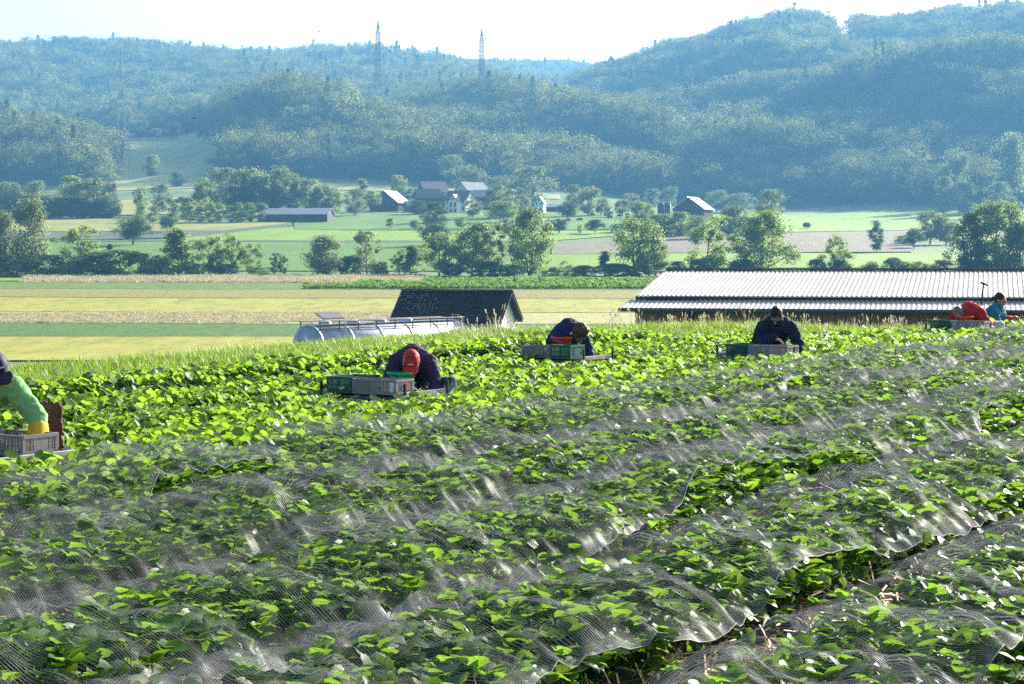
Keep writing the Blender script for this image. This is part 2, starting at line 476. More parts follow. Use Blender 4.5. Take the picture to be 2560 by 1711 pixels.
def tree_proto(style, seed, nleaf, lsize, lmat):
    rg = np.random.default_rng(seed)
    st = STY[style]
    ph = rg.uniform(0, 6.28, 4)
    cen = []
    while len(cen) < st['nc']:
        h = rg.uniform(st['lo'] + .02, 0.97)
        if style == 'conifer':
            r0 = st['R'] * (1 - h) * (0.75 + 0.25 * math.sin(h * 40)) + .015
        else:
            r0 = float(env(st, np.array(h)))
        a = rg.uniform(0, 6.283)
        lob = 1 + 0.20 * math.sin(2 * a + ph[0] + 5 * h) + 0.16 * math.sin(3 * a + ph[1] - 7 * h) + 0.08 * math.sin(5 * a + ph[2] + 11 * h)
        r = r0 * lob * (1 - (0.75 if style != 'forest' else .45) * rg.random() ** 2.2)
        cen.append((r * math.cos(a), r * math.sin(a), h))
    cen = np.array(cen)
    per = np.maximum(3, (rg.uniform(.5, 1.5, len(cen)) * nleaf / len(cen)).astype(int))
    Cs, Ns = [], []
    for c, k in zip(cen, per):
        off = rg.normal(size=(k, 3)) * st['rc'] * rg.uniform(.6, 1.25) * np.array([1, 1, .72 if style != 'willow' else 1.25])
        out = (c + off - np.array([0, 0, .45])) / np.array([st['R'], st['R'], .5])
        wo_, wc, wr = (1.0, .50, .12) if style == 'forest' else (.55, .45, .42)
        nrm = out * wo_ + off / st['rc'] * wc + rg.normal(size=(k, 3)) * wr + np.array([0, 0, .15])
        Cs.append(c + off); Ns.append(nrm)
    C = np.concatenate(Cs); N = np.concatenate(Ns)
    C[:, 2] = np.clip(C[:, 2], 0.015, 1.02)
    V, Fq = leaf_quads(C, N, lsize, rg)
    crown = mesh_np('crown_' + style, V, Fq, (lmat,))
    tb = MB()
    bend = rg.normal(size=2) * 0.03
    top = 0.9 if style in ('conifer', 'slender') else 0.66
    def tp(h): return Vector((bend[0] * math.sin(h * 4), bend[1] * math.sin(h * 5), h))
    hs = [0, .05, .2, .4, top]
    tb.tube([tp(h) for h in hs], [st['tr'] * k for k in (1.5, 1.05, .85, .6, .18)], 6)
    if style in ('willow', 'bush', 'dense'):
        for k in range(3):
            a = rg.uniform(0, 6.28); d = Vector((math.cos(a), math.sin(a), 0))
            tb.tube([d * .02, d * .07 + Vector((0, 0, .15)), d * .13 + Vector((0, 0, .5))], [st['tr'] * .8, st['tr'] * .5, st['tr'] * .12], 5)
    for c in cen[:st['nl']]:
        c = Vector(c); h0 = max(.06, c.z - .12 - .35 * math.hypot(c.x, c.y))
        p0 = tp(min(h0, top * .95)); mid = (p0 + c) / 2 + Vector((0, 0, -.015))
        r = st['tr'] * .42
        tb.tube([p0, mid, c], [r, r * .7, r * .2], 4, cap=False)
    trunk = tb.mesh('trunk_' + style, M['bark'], True)
    w = float(np.percentile(np.abs(C[:, 0]), 97) + np.percentile(np.abs(C[:, 1]), 97))
    return trunk, crown, w

PROTOS = {}
def protos(style, lm):
    key = (style, lm)
    if key not in PROTOS:
        n, s = {'dense': (8500, .034), 'willow': (8500, .030), 'broad': (6500, .034), 'sparse': (4800, .031), 'slender': (4200, .030),
                'conifer': (5000, .030), 'bush': (4800, .066), 'round': (5200, .042)}[style]
        PROTOS[key] = [tree_proto(style, sum(map(ord, style + lm)) + 17 * i, n, s, M['leaf_' + lm]) for i in range(3)]
    return PROTOS[key]

_tree_n = 0
def tree(px, top, w, style, lm, label, base=None, d=None, name='tree', group=None, vis=None):
    """a tree whose foot stands on the ground seen at (px, base); d overrides the distance"""
    global _tree_n
    _tree_n += 1
    if d is None:
        x, y = hit(px, base, 300)
    else:
        ax, _ = ray(px, 600); x, y = ax * d, d
    z = tz(x, y)
    _, az = ray(px, top)
    H = max(1.5, EYE + az * y - z)
    tr, cr, pw = protos(style, lm)[_tree_n % 3]
    sxy = w / F * y / pw
    o = empty(name, (x, y, z - 0.05), (_tree_n * 2.399) % 6.283, label, 'bush' if style == 'bush' else 'tree', group)
    o.scale = (sxy * 1.06, sxy * 1.06, H * 1.02)
    obj('stem' if style == 'bush' else 'trunk', tr, o); obj('foliage' if style == 'bush' else 'crown', cr, o)
    return o

# ------------------------------------------------------------------ fields draped on the ground
def patch(name, near, far, mat, off=0.12, ncol=60, nrow=10, label=None):
    """a field between two lines given as points of the photograph"""
    x0 = max(near[0][0], far[0][0]); x1 = min(near[-1][0], far[-1][0])
    xs_n = np.linspace(near[0][0], near[-1][0], ncol); xs_f = np.linspace(far[0][0], far[-1][0], ncol)
    yn = np.interp(xs_n, [p[0] for p in near], [p[1] for p in near]); yf = np.interp(xs_f, [p[0] for p in far], [p[1] for p in far])
    A = np.array([hit(a, b) for a, b in zip(xs_n, yn)]); B = np.array([hit(a, b) for a, b in zip(xs_f, yf)])
    t = np.linspace(0, 1, nrow + 1)[:, None, None]
    G = A[None] * (1 - t) + B[None] * t
    Z = TZ(G[..., 0], G[..., 1]) + off
    V = np.concatenate([G, Z[..., None]], -1).reshape(-1, 3)
    ii = (np.arange(nrow)[:, None] * ncol + np.arange(ncol - 1)[None]).ravel()
    o = obj(name, mesh_np(name, V, np.stack([ii, ii + 1, ii + ncol + 1, ii + ncol], 1), (mat,), True))
    return tag(o, label, None, None, 'structure')

def fieldmat(name, cols, scale=0.6, bump=0.5, stretch=(1, 0.25, 1), lo=.3, hi=.7, bd=.2):
    return mat_noise(name, cols, scale, 0.9, bump, None, stretch, spec=0.15, detail=6, lo=lo, hi=hi, bdist=bd)
M['f_tan'] = fieldmat('dry_grass_strip', [(.30, .26, .12), (.38, .33, .17), (.44, .38, .22)], 1.2)
M['f_green'] = fieldmat('green_strip', [(0.045, 0.099, 0.013), (0.090, 0.171, 0.018), (0.135, 0.207, 0.027)], 0.9)
M['f_brown'] = fieldmat('sparse_crop', [(.15, .13, .035), (.21, .20, .04), (.27, .26, .055)], 2.2, lo=.35, hi=.65)
M['f_yellow'] = fieldmat('ripening_crop', [(0.170, 0.178, 0.025), (0.281, 0.281, 0.043), (0.340, 0.332, 0.060)], 0.5)
M['f_pink'] = fieldmat('dry_meadow', [(.26, .26, .09), (.32, .31, .12), (.37, .35, .15)], 1.0)
M['f_dkgreen'] = fieldmat('dark_crop', [(.035, .10, .015), (.06, .14, .02), (.085, .17, .025)], 1.5)
M['f_lime'] = fieldmat('mown_meadow', [(.125, .24, .008), (.17, .29, .012), (.20, .32, .02)], 0.08, .2)
M['f_mid'] = fieldmat('meadow', [(.065, .155, .012), (.095, .20, .018), (.12, .225, .022)], 0.06, .2)
M['f_grey'] = fieldmat('bare_field', [(.13, .12, .07), (.17, .15, .09), (.20, .18, .11)], 0.25, .3)
M['f_dusk'] = fieldmat('stubble_field', [(0.072, 0.095, 0.054), (0.099, 0.117, 0.072)], 0.2, .2)
M['f_hill'] = fieldmat('hill_meadow', [(.22, .25, .07), (.29, .31, .10), (.36, .36, .14)], 0.06, .3)  # greenish tan colour of the hill grass itself
M['f_straw'] = fieldmat('pale_meadow', [(0.198, 0.207, 0.045), (0.270, 0.279, 0.054), (0.324, 0.324, 0.081)], 0.08, .2)

P_ = patch
L0, R0 = -420, 2980
P_('ripening_field', [(L0, 905), (R0, 905)], [(L0, 845), (R0, 845)], M['f_yellow'])
P_('dark_crop_field', [(L0, 844), (R0, 846)], [(L0, 806), (700, 814), (R0, 814)], M['f_dkgreen'])
P_('dry_meadow', [(L0, 805), (700, 813), (R0, 813)], [(L0, 780), (900, 786), (R0, 782)], M['f_pink'])
P_('ripening_strip', [(L0, 779), (900, 785), (R0, 781)], [(L0, 742), (400, 748), (R0, 750)], M['f_yellow'])
P_('sparse_crop_field', [(L0, 741), (400, 747), (R0, 749)], [(L0, 722), (500, 726), (R0, 730)], M['f_brown'])
P_('green_strip', [(L0, 721.5), (500, 725.5), (R0, 729)], [(L0, 708), (400, 706), (900, 710), (1100, 704), (R0, 704)], M['f_green'])
P_('dry_grass_strip', [(60, 704), (400, 705.5), (900, 709.5), (1060, 703)], [(60, 699), (400, 697), (900, 691), (1060, 691)], M['f_tan'], 0.14)
P_('crop_field_behind_rows', [(1062, 703), (R0, 703)], [(1062, 691), (R0, 693)], M['f_mid'])
P_('near_lawn', [(L0, 704), (58, 704)], [(L0, 695), (58, 697)], M['f_lime'], 0.14)
# beyond the stream
P_('lower_meadow', [(L0, 678), (1360, 680), (R0, 680)], [(L0, 638), (1360, 640), (R0, 636)], M['f_mid'], 0.2)
P_('mown_strip', [(1300, 672), (R0, 672)], [(1300, 640), (1700, 636), (R0, 634)], M['f_lime'], 0.26)
P_('bare_field', [(1380, 639), (1700, 635), (2280, 632)], [(1380, 622), (1640, 590), (2280, 578)], M['f_grey'], 0.3)
P_('green_field', [(L0, 637), (700, 640), (1375, 639)], [(L0, 606), (520, 606), (860, 608), (1375, 608)], M['f_mid'], 0.2)
P_('field_lane', [(L0, 605), (520, 605.6), (860, 607.6), (1370, 607.6)], [(L0, 602), (520, 602), (860, 603.5), (1370, 604)], M['f_dusk'], 0.25)
P_('mown_field', [(430, 601.5), (860, 603), (1380, 603.5), (1560, 590)], [(430, 590), (720, 568), (860, 578), (1560, 578)], M['f_lime'], 0.2)
P_('stubble_field', [(L0, 601), (250, 601), (460, 596), (730, 566)], [(L0, 583), (250, 582), (460, 580), (730, 559)], M['f_dusk'], 0.28)
P_('ripe_field', [(L0, 582), (250, 581), (560, 578), (740, 558)], [(L0, 552), (250, 549), (560, 556), (740, 552)], M['f_straw'], 0.3)
P_('orchard_meadow', [(735, 575), (860, 577), (1560, 577), (1640, 588)], [(735, 545), (900, 540), (1560, 525), (1640, 525)], M['f_mid'], 0.3)
P_('valley_meadow', [(1660, 588), (2280, 577), (R0, 577)], [(1660, 540), (1960, 538), (2300, 530), (R0, 515)], M['f_lime'], 0.3)
P_('bright_slope', [(L0, 542), (290, 540), (530, 536)], [(L0, 505), (290, 503), (530, 492)], M['f_straw'], 0.3)
P_('hill_meadow', [(270, 480), (560, 470), (900, 478), (1400, 500)], [(270, 450), (420, 440), (560, 452), (900, 462), (1400, 488)], M['f_hill'], 0.4)

# ------------------------------------------------------------------ the wooded hills
def forest_pts(x0, x1, d0, d1, step, mask, seed):
    rg = np.random.default_rng(seed)
    gy = np.arange(d0, d1, step)
    out = []
    for d in gy:
        xa, xb = (x0 - 1280) / F * d, (x1 - 1280) / F * d
        gx = np.arange(xa, xb, step)
        out.append(np.stack([gx + rg.uniform(-.45, .45, len(gx)) * step, d + rg.uniform(-.45, .45, len(gx)) * step], 1))
    P = np.concatenate(out)
    X_ = 1280 + F * P[:, 0] / P[:, 1]
    keep = mask(X_, P[:, 1], P)
    return P[keep]

def toe(X_):
    return np.interp(X_, [-600, 0, 270, 300, 530, 560, 700, 1000, 1400, 1700, 2000, 2200, 2600, 3200], [1062, 1062, 1060, 1475, 1475, 1120, 1100, 1110, 1110, 1130, 1135, 1080, 1075, 1070])
FPROT = proto_collection('forest_tree', [tree_proto('forest', 300 + i, 2000, .042, M['leaf_forest'])[1] for i in range(6)]
                         + [tree_proto('conifer', 340 + i, 900, .04, M['leaf_dark'])[1] for i in range(2)])
def woods(name, label, x0, x1, d0, d1, step, cond, seed, h=(11, 24), conif=.08, gaps=None):
    P = forest_pts(x0, x1, d0, d1, step, lambda X_, d, P: (d > toe(X_)) & cond(X_, d), seed)
    rg = np.random.default_rng(seed + 1)
    n = len(P)
    # lit rim trees, gullies and bare places come from uneven tree heights
    hh = rg.uniform(h[0], h[1], n) * (1 + 0.16 * np.sin(P[:, 0] * .05) * np.sin(P[:, 1] * .043))
    if gaps is not None:
        k = gaps(1280 + F * P[:, 0] / P[:, 1], P[:, 1], rg); P = P[k]; hh = hh[k]; n = len(P)
    Z = TZ(P[:, 0], P[:, 1]) - 0.5
    wd = hh * rg.uniform(.9, 1.35, n)
    idx = np.where(rg.random(n) < conif, rg.integers(6, 8, n), rg.integers(0, 6, n))
    wd = np.where(idx >= 6, wd * .8, wd); hh = np.where(idx >= 6, hh * 1.15, hh)
    rot = np.stack([np.zeros(n), np.zeros(n), rg.uniform(0, 6.28, n)], 1)
    return scatter(name, FPROT, np.stack([P[:, 0], P[:, 1], Z], 1), rot, np.stack([wd, wd, hh], 1), idx, label, 'forest')
woods('near_left_wood', 'leafy wood on the low hill at the left edge', -420, 290, 1060, 1330, 10.5, lambda X, d: X < 275 + (d - 1060) * .03, 11)
woods('far_ridge_forest', 'hazy forest covering the long far ridge on the left', -420, 1420, 1480, 2430, 12.5,
      lambda X, d: (d > np.where(X < 300, 1560, np.where(X < 560, 1480, 1620))), 12, conif=.12)
woods('spur_forest', 'forest on the middle spur behind the village', 540, 1475, 1090, 1620, 11.0, lambda X, d: (d < 1600) & (X > 545 + (d - 1100) * .02), 13)
woods('distant_ridge_forest', 'pale distant forest ridge in the gap between the hills', 1000, 1700, 2430, 3330, 14.0, lambda X, d: d > 2430, 14, h=(14, 24), conif=.15)
woods('right_hill_forest', 'forest covering the tall hill on the right', 1440, 3080, 1060, 2060, 11.5, lambda X, d: (d > 1060) & (X > 1440), 15,
      gaps=lambda X, d, rg: ~((d > 1840) & (((X > 2075) & (X < 2130)) | ((X > 2180) & (X < 2215) & (rg.random(len(X)) < .75)))))

# ------------------------------------------------------------------ strawberry field: plants
def vn1(u, seed):
    t = np.random.default_rng(seed).uniform(-1, 1, 512)
    u = np.asarray(u, float); i = np.floor(u).astype(int); f = u - i; f = f * f * (3 - 2 * f)
    return t[i % 512] * (1 - f) + t[(i + 1) % 512] * f
def vn2(a, b, seed):
    t = np.random.default_rng(seed).uniform(-1, 1, (128, 128))
    a = np.asarray(a, float); b = np.asarray(b, float)
    i = np.floor(a).astype(int); j = np.floor(b).astype(int); f = a - i; g = b - j
    f = f * f * (3 - 2 * f); g = g * g * (3 - 2 * g); i0, i1, j0, j1 = i % 128, (i + 1) % 128, j % 128, (j + 1) % 128
    return (t[i0, j0] * (1 - f) + t[i1, j0] * f) * (1 - g) + (t[i0, j1] * (1 - f) + t[i1, j1] * f) * g

M['leaf_berry'] = mat_leaf('leaf_berry', (0.018, 0.07, 0.008), (0.050, 0.13, 0.014), (0.30, 0.56, 0.035), 0.44, rough=0.5, spec=0.28, nscale=5, rand=.5)
M['leaf_crop'] = mat_leaf('leaf_crop', (0.020, 0.075, 0.006), (0.055, 0.14, 0.012), (0.40, 0.68, 0.045), 0.46, rough=0.5, spec=0.25, nscale=4, rand=.5)
M['fruit_pale'] = mat_noise('fruit_pale', [(.55, .58, .30), (.68, .66, .42)], 20, .4, spec=.5)
M['fruit_red'] = mat_noise('fruit_red', [(.35, .012, .015), (.5, .03, .02)], 20, .3, spec=.5)

def blade(mb, Mx, L, W, serr=.10, cup=.16, droop=.25, n=5):
    """one leaf blade along +x of matrix Mx, folded along its midrib"""
    mid, le, ri = [], [], []
    for i in range(n + 1):
        t = i / n
        x = L * t; w = W * .5 * (math.sin(math.pi * min(1, t * .93 + .07)) ** .62) if 0 < i < n else 0.0
        if 0 < i < n: w *= 1 + (serr if i % 2 else -serr)
        z = -droop * L * t * t
        mid.append(Vector((x, 0, z)))
        le.append(Vector((x - (.06 * L if i % 2 else 0), w, z + cup * w))); ri.append(Vector((x - (.06 * L if i % 2 else 0), -w, z + cup * w)))
    v = [mid[0]] + sum([[mid[i], le[i], ri[i]] for i in range(1, n)], []) + [mid[n]]
    f = [(0, 1, 2), (0, 3, 1)]
    for i in range(1, n - 1):
        a, b = 1 + 3 * (i - 1), 1 + 3 * i
        f += [(a, b, b + 1, a + 1), (a, a + 2, b + 2, b)]
    a = 1 + 3 * (n - 2); t = 1 + 3 * (n - 1)
    f += [(a, t, a + 1), (a, a + 2, t)]
    mb.add([Mx @ p for p in v], f)

def berry_leaf(seed):
    rg = random.Random(seed); mb = MB()
    inc = rg.uniform(.25, 1.15); Lp = rg.uniform(.17, .28)
    tip = Vector((math.cos(inc) * Lp, 0, math.sin(inc) * Lp)); mid = Vector((tip.x * .42, 0, tip.z * .62))
    mb.tube([(0, 0, 0), mid, tip], [.003, .0025, .002], 3, cap=False)
    tilt = rg.uniform(-1.0, .9)
    for k, a in enumerate((0, 1.25, -1.25)):
        s = rg.uniform(.9, 1.15) * (1.08 if k == 0 else .95)
        Mx = Matrix.Translation(tip) @ Euler((rg.uniform(-.5, .5), tilt + rg.uniform(-.2, .2), a + rg.uniform(-.15, .15))).to_matrix().to_4x4()
        blade(mb, Mx, 0.104 * s, .094 * s, .10, rg.uniform(.1, .4), rg.uniform(.05, .4), 6)
    return mb

def crop_leaf(seed):
    rg = random.Random(seed); mb = MB()
    inc = rg.uniform(.3, 1.35); Lp = rg.uniform(.08, .20)
    tip = Vector((math.cos(inc) * Lp, 0, math.sin(inc) * Lp)); mid = Vector((tip.x * .4, 0, tip.z * .6))
    mb.tube([(0, 0, 0), mid, tip], [.004, .003, .0025], 3, cap=False)
    s = rg.uniform(.8, 1.2)
    Mx = Matrix.Translation(tip) @ Euler((rg.uniform(-.8, .8), rg.uniform(-1.25, .9), rg.uniform(-.6, .6))).to_matrix().to_4x4()
    blade(mb, Mx, .080 * s, .066 * s, 0, rg.uniform(.05, .5), rg.uniform(-.2, .45), 6)
    return mb

BL = [berry_leaf(900 + i) for i in range(10)]; CL = [crop_leaf(950 + i) for i in range(12)]
BLM = [b.mesh('leaf', M['leaf_berry'], True) for b in BL]; CLM = [b.mesh('leaf', M['leaf_crop'], True) for b in CL]

def layout(n, seed):
    """places n leaves round a plant: (leaf index, turn, scale, offset)"""
    rg = random.Random(seed); out = []
    for i in range(n):
        out.append((rg.randrange(10), i * 2.4 + rg.uniform(-.4, .4), rg.uniform(.78, 1.18), (rg.uniform(-.06, .06), rg.uniform(-.06, .06), rg.uniform(0, .04))))
    return out
def plant_mesh(name, protos_, lay, mat):
    mb = MB()
    for li, a, s, off in lay:
        Mx = Matrix.Translation(off) @ Matrix.Rotation(a, 4, 'Z') @ Matrix.Scale(s, 4)
        b = protos_[li]
        mb.add([Mx @ Vector(p) for p in b.v], b.f)
    me = bpy.data.meshes.new(name); me.from_pydata(mb.v, [], mb.f); me.update(); me.materials.append(mat)
    me.polygons.foreach_set('use_smooth', np.ones(len(me.polygons), dtype=bool))
    return me
BLAY = [layout(14, 40 + i) for i in range(8)]; CLAY = [layout(34, 70 + i) for i in range(8)]
BPM = [plant_mesh('strawberry_plant', BL, l, M['leaf_berry']) for l in BLAY]
CPM = [plant_mesh('crop_plant', CL, l, M['leaf_crop']) for l in CLAY]
BCOL = proto_collection('strawberry_plant_proto', BPM); CCOL = proto_collection('crop_plant_proto', CPM)

# things standing in the field; plants leave room for them: (x, y, radius)
KEEP = []
def pxd(px, d): return (px - 1280) / F * d
PEOPLE_SPOTS = {'p1': (40, 16.0), 'p2': (925, 22.1), 'p3': (1415, 28.3), 'p4': (1945, 27.3), 'p5': (2425, 34.4), 'p6': (2488, 38.5)}

def in_view(x, y, m=0.35):
    return (y > 5.2) & (np.abs(x) < 0.268 * y + m)

beds_net = [-8.7, -7.2, -5.7, -4.2, -2.7, -1.2, 0.3]
def bed_points(qc, half, du, dq, seed):
    rg = np.random.default_rng(seed)
    u = np.arange(3, 60, du); q = np.arange(qc - half, qc + half + .001, dq)
    Ug, Qg = np.meshgrid(u, q); n = Ug.size
    U_ = Ug.ravel() + rg.uniform(-.4, .4, n) * du; Q_ = Qg.ravel() + rg.uniform(-.35, .35, n) * dq
    x, y = U_ * UX + Q_ * UY, U_ * UY - Q_ * UX
    k = in_view(x, y) & (edge_dist(x, y) < -0.15)
    return np.stack([x[k], y[k]], 1)

PB = np.concatenate([bed_points(qc, .42, .215, .20, 500 + i) for i, qc in enumerate(beds_net)])
PC = np.concatenate([bed_points(qc, .66, .235, .24, 600 + i) for i, qc in enumerate(np.arange(-10.2, -18, -1.5))])

def plant_out(P, name, group, label, fewlabel, leafmeshes, lays, pmeshes, coll, nparts, nsingle, hs, seed, stuffname, cat, fruit=False):
    rg = np.random.default_rng(seed)
    keep = np.ones(len(P), bool)
    for kx, ky, kr in KEEP: keep &= (P[:, 0] - kx) ** 2 + (P[:, 1] - ky) ** 2 > kr * kr
    P = P[keep]; P = P[np.argsort(P[:, 1])]
    Z = TZ(P[:, 0], P[:, 1]) - 0.01
    inside = np.abs(P[:, 0]) < 0.262 * P[:, 1]
    order = np.concatenate([np.nonzero(inside)[0], np.nonzero(~inside)[0]])
    P = P[order]; Z = Z[order]; n = len(P)
    S = rg.uniform(hs[0], hs[1], n); R = rg.uniform(0, 6.28, n); I = rg.integers(0, 8, n)
    tl = rg.uniform(-.16, .16, (n, 2))
    for i in range(min(nparts, n)):
        o = empty(name, (P[i, 0], P[i, 1], Z[i]), R[i], label, cat, group)
        o.rotation_euler = (tl[i, 0], tl[i, 1], R[i]); o.scale = (S[i],) * 3
        for li, a, s, off in lays[I[i]]:
            c = bpy.data.objects.new('leaf', leafmeshes[li]); COL.objects.link(c)
            c.parent = o; c.location = off; c.rotation_euler = (0, 0, a); c.scale = (s, s, s)
        if fruit:
            for k in range(rg.integers(0, 4)):
                a = rg.uniform(0, 6.28); r = rg.uniform(.16, .24)
                me = FRUIT[1 if rg.random() < .12 else 0]
                c = bpy.data.objects.new('fruit', me); COL.objects.link(c); c.parent = o
                c.location = (math.cos(a) * r, math.sin(a) * r, rg.uniform(.03, .09)); c.rotation_euler = (rg.uniform(-.6, .6), rg.uniform(-.6, .6), a)
    for i in range(nparts, min(nparts + nsingle, n)):
        o = bpy.data.objects.new(name, pmeshes[I[i]]); COL.objects.link(o)
        o.location = (P[i, 0], P[i, 1], Z[i]); o.rotation_euler = (tl[i, 0], tl[i, 1], R[i]); o.scale = (S[i],) * 3
        tag(o, fewlabel, cat, group)
    j = slice(min(nparts + nsingle, n), n)
    m = len(P[j])
    rot = np.stack([tl[j, 0], tl[j, 1], R[j]], 1)
    scatter(stuffname, coll, np.concatenate([P[j], Z[j][:, None]], 1), rot, np.repeat(S[j][:, None], 3, 1), I[j], 'the rest of the ' + group, cat)

def fruit_mesh(mat):
    mb = MB(); mb.lathe([(.001, -.022), (.008, -.018), (.014, -.006), (.016, .006), (.012, .014), (.002, .017)], 8)
    mb.tube([(0, 0, .016), (0, 0, .05)], [.0015, .0012], 3, cap=False)
    return mb.mesh('fruit', mat, True)
FRUIT = [fruit_mesh(M['fruit_pale']), fruit_mesh(M['fruit_red'])]

# ------------------------------------------------------------------ the nets over the strawberry beds
def net_material():
    m, nt, out = newmat('insect_net')
    uv = nd(nt, 'ShaderNodeUVMap'); uv.uv_map = 'weave'
    sp = nd(nt, 'ShaderNodeSeparateXYZ'); nt.links.new(uv.outputs[0], sp.inputs[0])
    def math_(op, a, b=None, c=None):
        n = nd(nt, 'ShaderNodeMath'); n.operation = op
        for i, v in enumerate((a, b, c)):
            if v is None: continue
            if isinstance(v, (int, float)): n.inputs[i].default_value = v
            else: nt.links.new(v, n.inputs[i])
        return n.outputs[0]
    at_ = nd(nt, 'ShaderNodeAttribute'); at_.attribute_name = 'gather'
    # weft threads across the bed, with a fine warp between them
    ph = math_('MULTIPLY', sp.outputs[0], 2 * math.pi / 0.017)
    s = math_('SINE', ph)
    rib = nd(nt, 'ShaderNodeMapRange'); rib.interpolation_type = 'SMOOTHSTEP'
    rib.inputs[1].default_value = 0.45; rib.inputs[2].default_value = 0.80; rib.inputs[3].default_value = 0.0; rib.inputs[4].default_value = 0.60
    nt.links.new(s, rib.inputs[0])
    nz = nd(nt, 'ShaderNodeTexNoise'); nz.inputs['Scale'].default_value = 9.0; nz.inputs['Detail'].default_value = 5
    tc = nd(nt, 'ShaderNodeTexCoord'); nt.links.new(tc.outputs['Object'], nz.inputs['Vector'])
    nm = nd(nt, 'ShaderNodeMapRange'); nm.inputs[1].default_value = .3; nm.inputs[2].default_value = .7; nm.inputs[3].default_value = .4; nm.inputs[4].default_value = 1.25
    nt.links.new(nz.outputs[0], nm.inputs[0])
    cover = math_('ADD', math_('MULTIPLY', rib.outputs[0], nm.outputs[0]), 0.015)
    cover = math_('MINIMUM', math_('ADD', cover, math_('MULTIPLY', at_.outputs['Fac'], 0.36)), 0.93)
    df = nd(nt, 'ShaderNodeBsdfDiffuse'); df.inputs[0].default_value = (.25, .26, .27, 1)
    tl = nd(nt, 'ShaderNodeBsdfTranslucent'); tl.inputs[0].default_value = (.20, .21, .22, 1)
    gl = nd(nt, 'ShaderNodeBsdfGlossy'); gl.inputs[0].default_value = (.9, .9, .9, 1); gl.inputs['Roughness'].default_value = .32
    m1 = nd(nt, 'ShaderNodeMixShader'); m1.inputs[0].default_value = .45
    nt.links.new(df.outputs[0], m1.inputs[1]); nt.links.new(tl.outputs[0], m1.inputs[2])
    m2 = nd(nt, 'ShaderNodeMixShader'); m2.inputs[0].default_value = .011
    nt.links.new(m1.outputs[0], m2.inputs[1]); nt.links.new(gl.outputs[0], m2.inputs[2])
    tp_ = nd(nt, 'ShaderNodeBsdfTransparent')
    m3 = nd(nt, 'ShaderNodeMixShader')
    nt.links.new(cover, m3.inputs[0]); nt.links.new(tp_.outputs[0], m3.inputs[1]); nt.links.new(m2.outputs[0], m3.inputs[2])
    nt.links.new(m3.outputs[0], out.inputs[0])
    return m
M['net'] = net_material()
NET_LABELS = ['pale insect net strip bordering the open green crop', 'second net strip from the open green crop', 'third net strip from the open green crop',
              'fourth net strip from the open green crop, folded back in places', 'net strip ending at the straw furrow on the lower right',
              'net strip in the lower right corner beyond the straw furrow', 'net edge in the very bottom right corner of the picture']
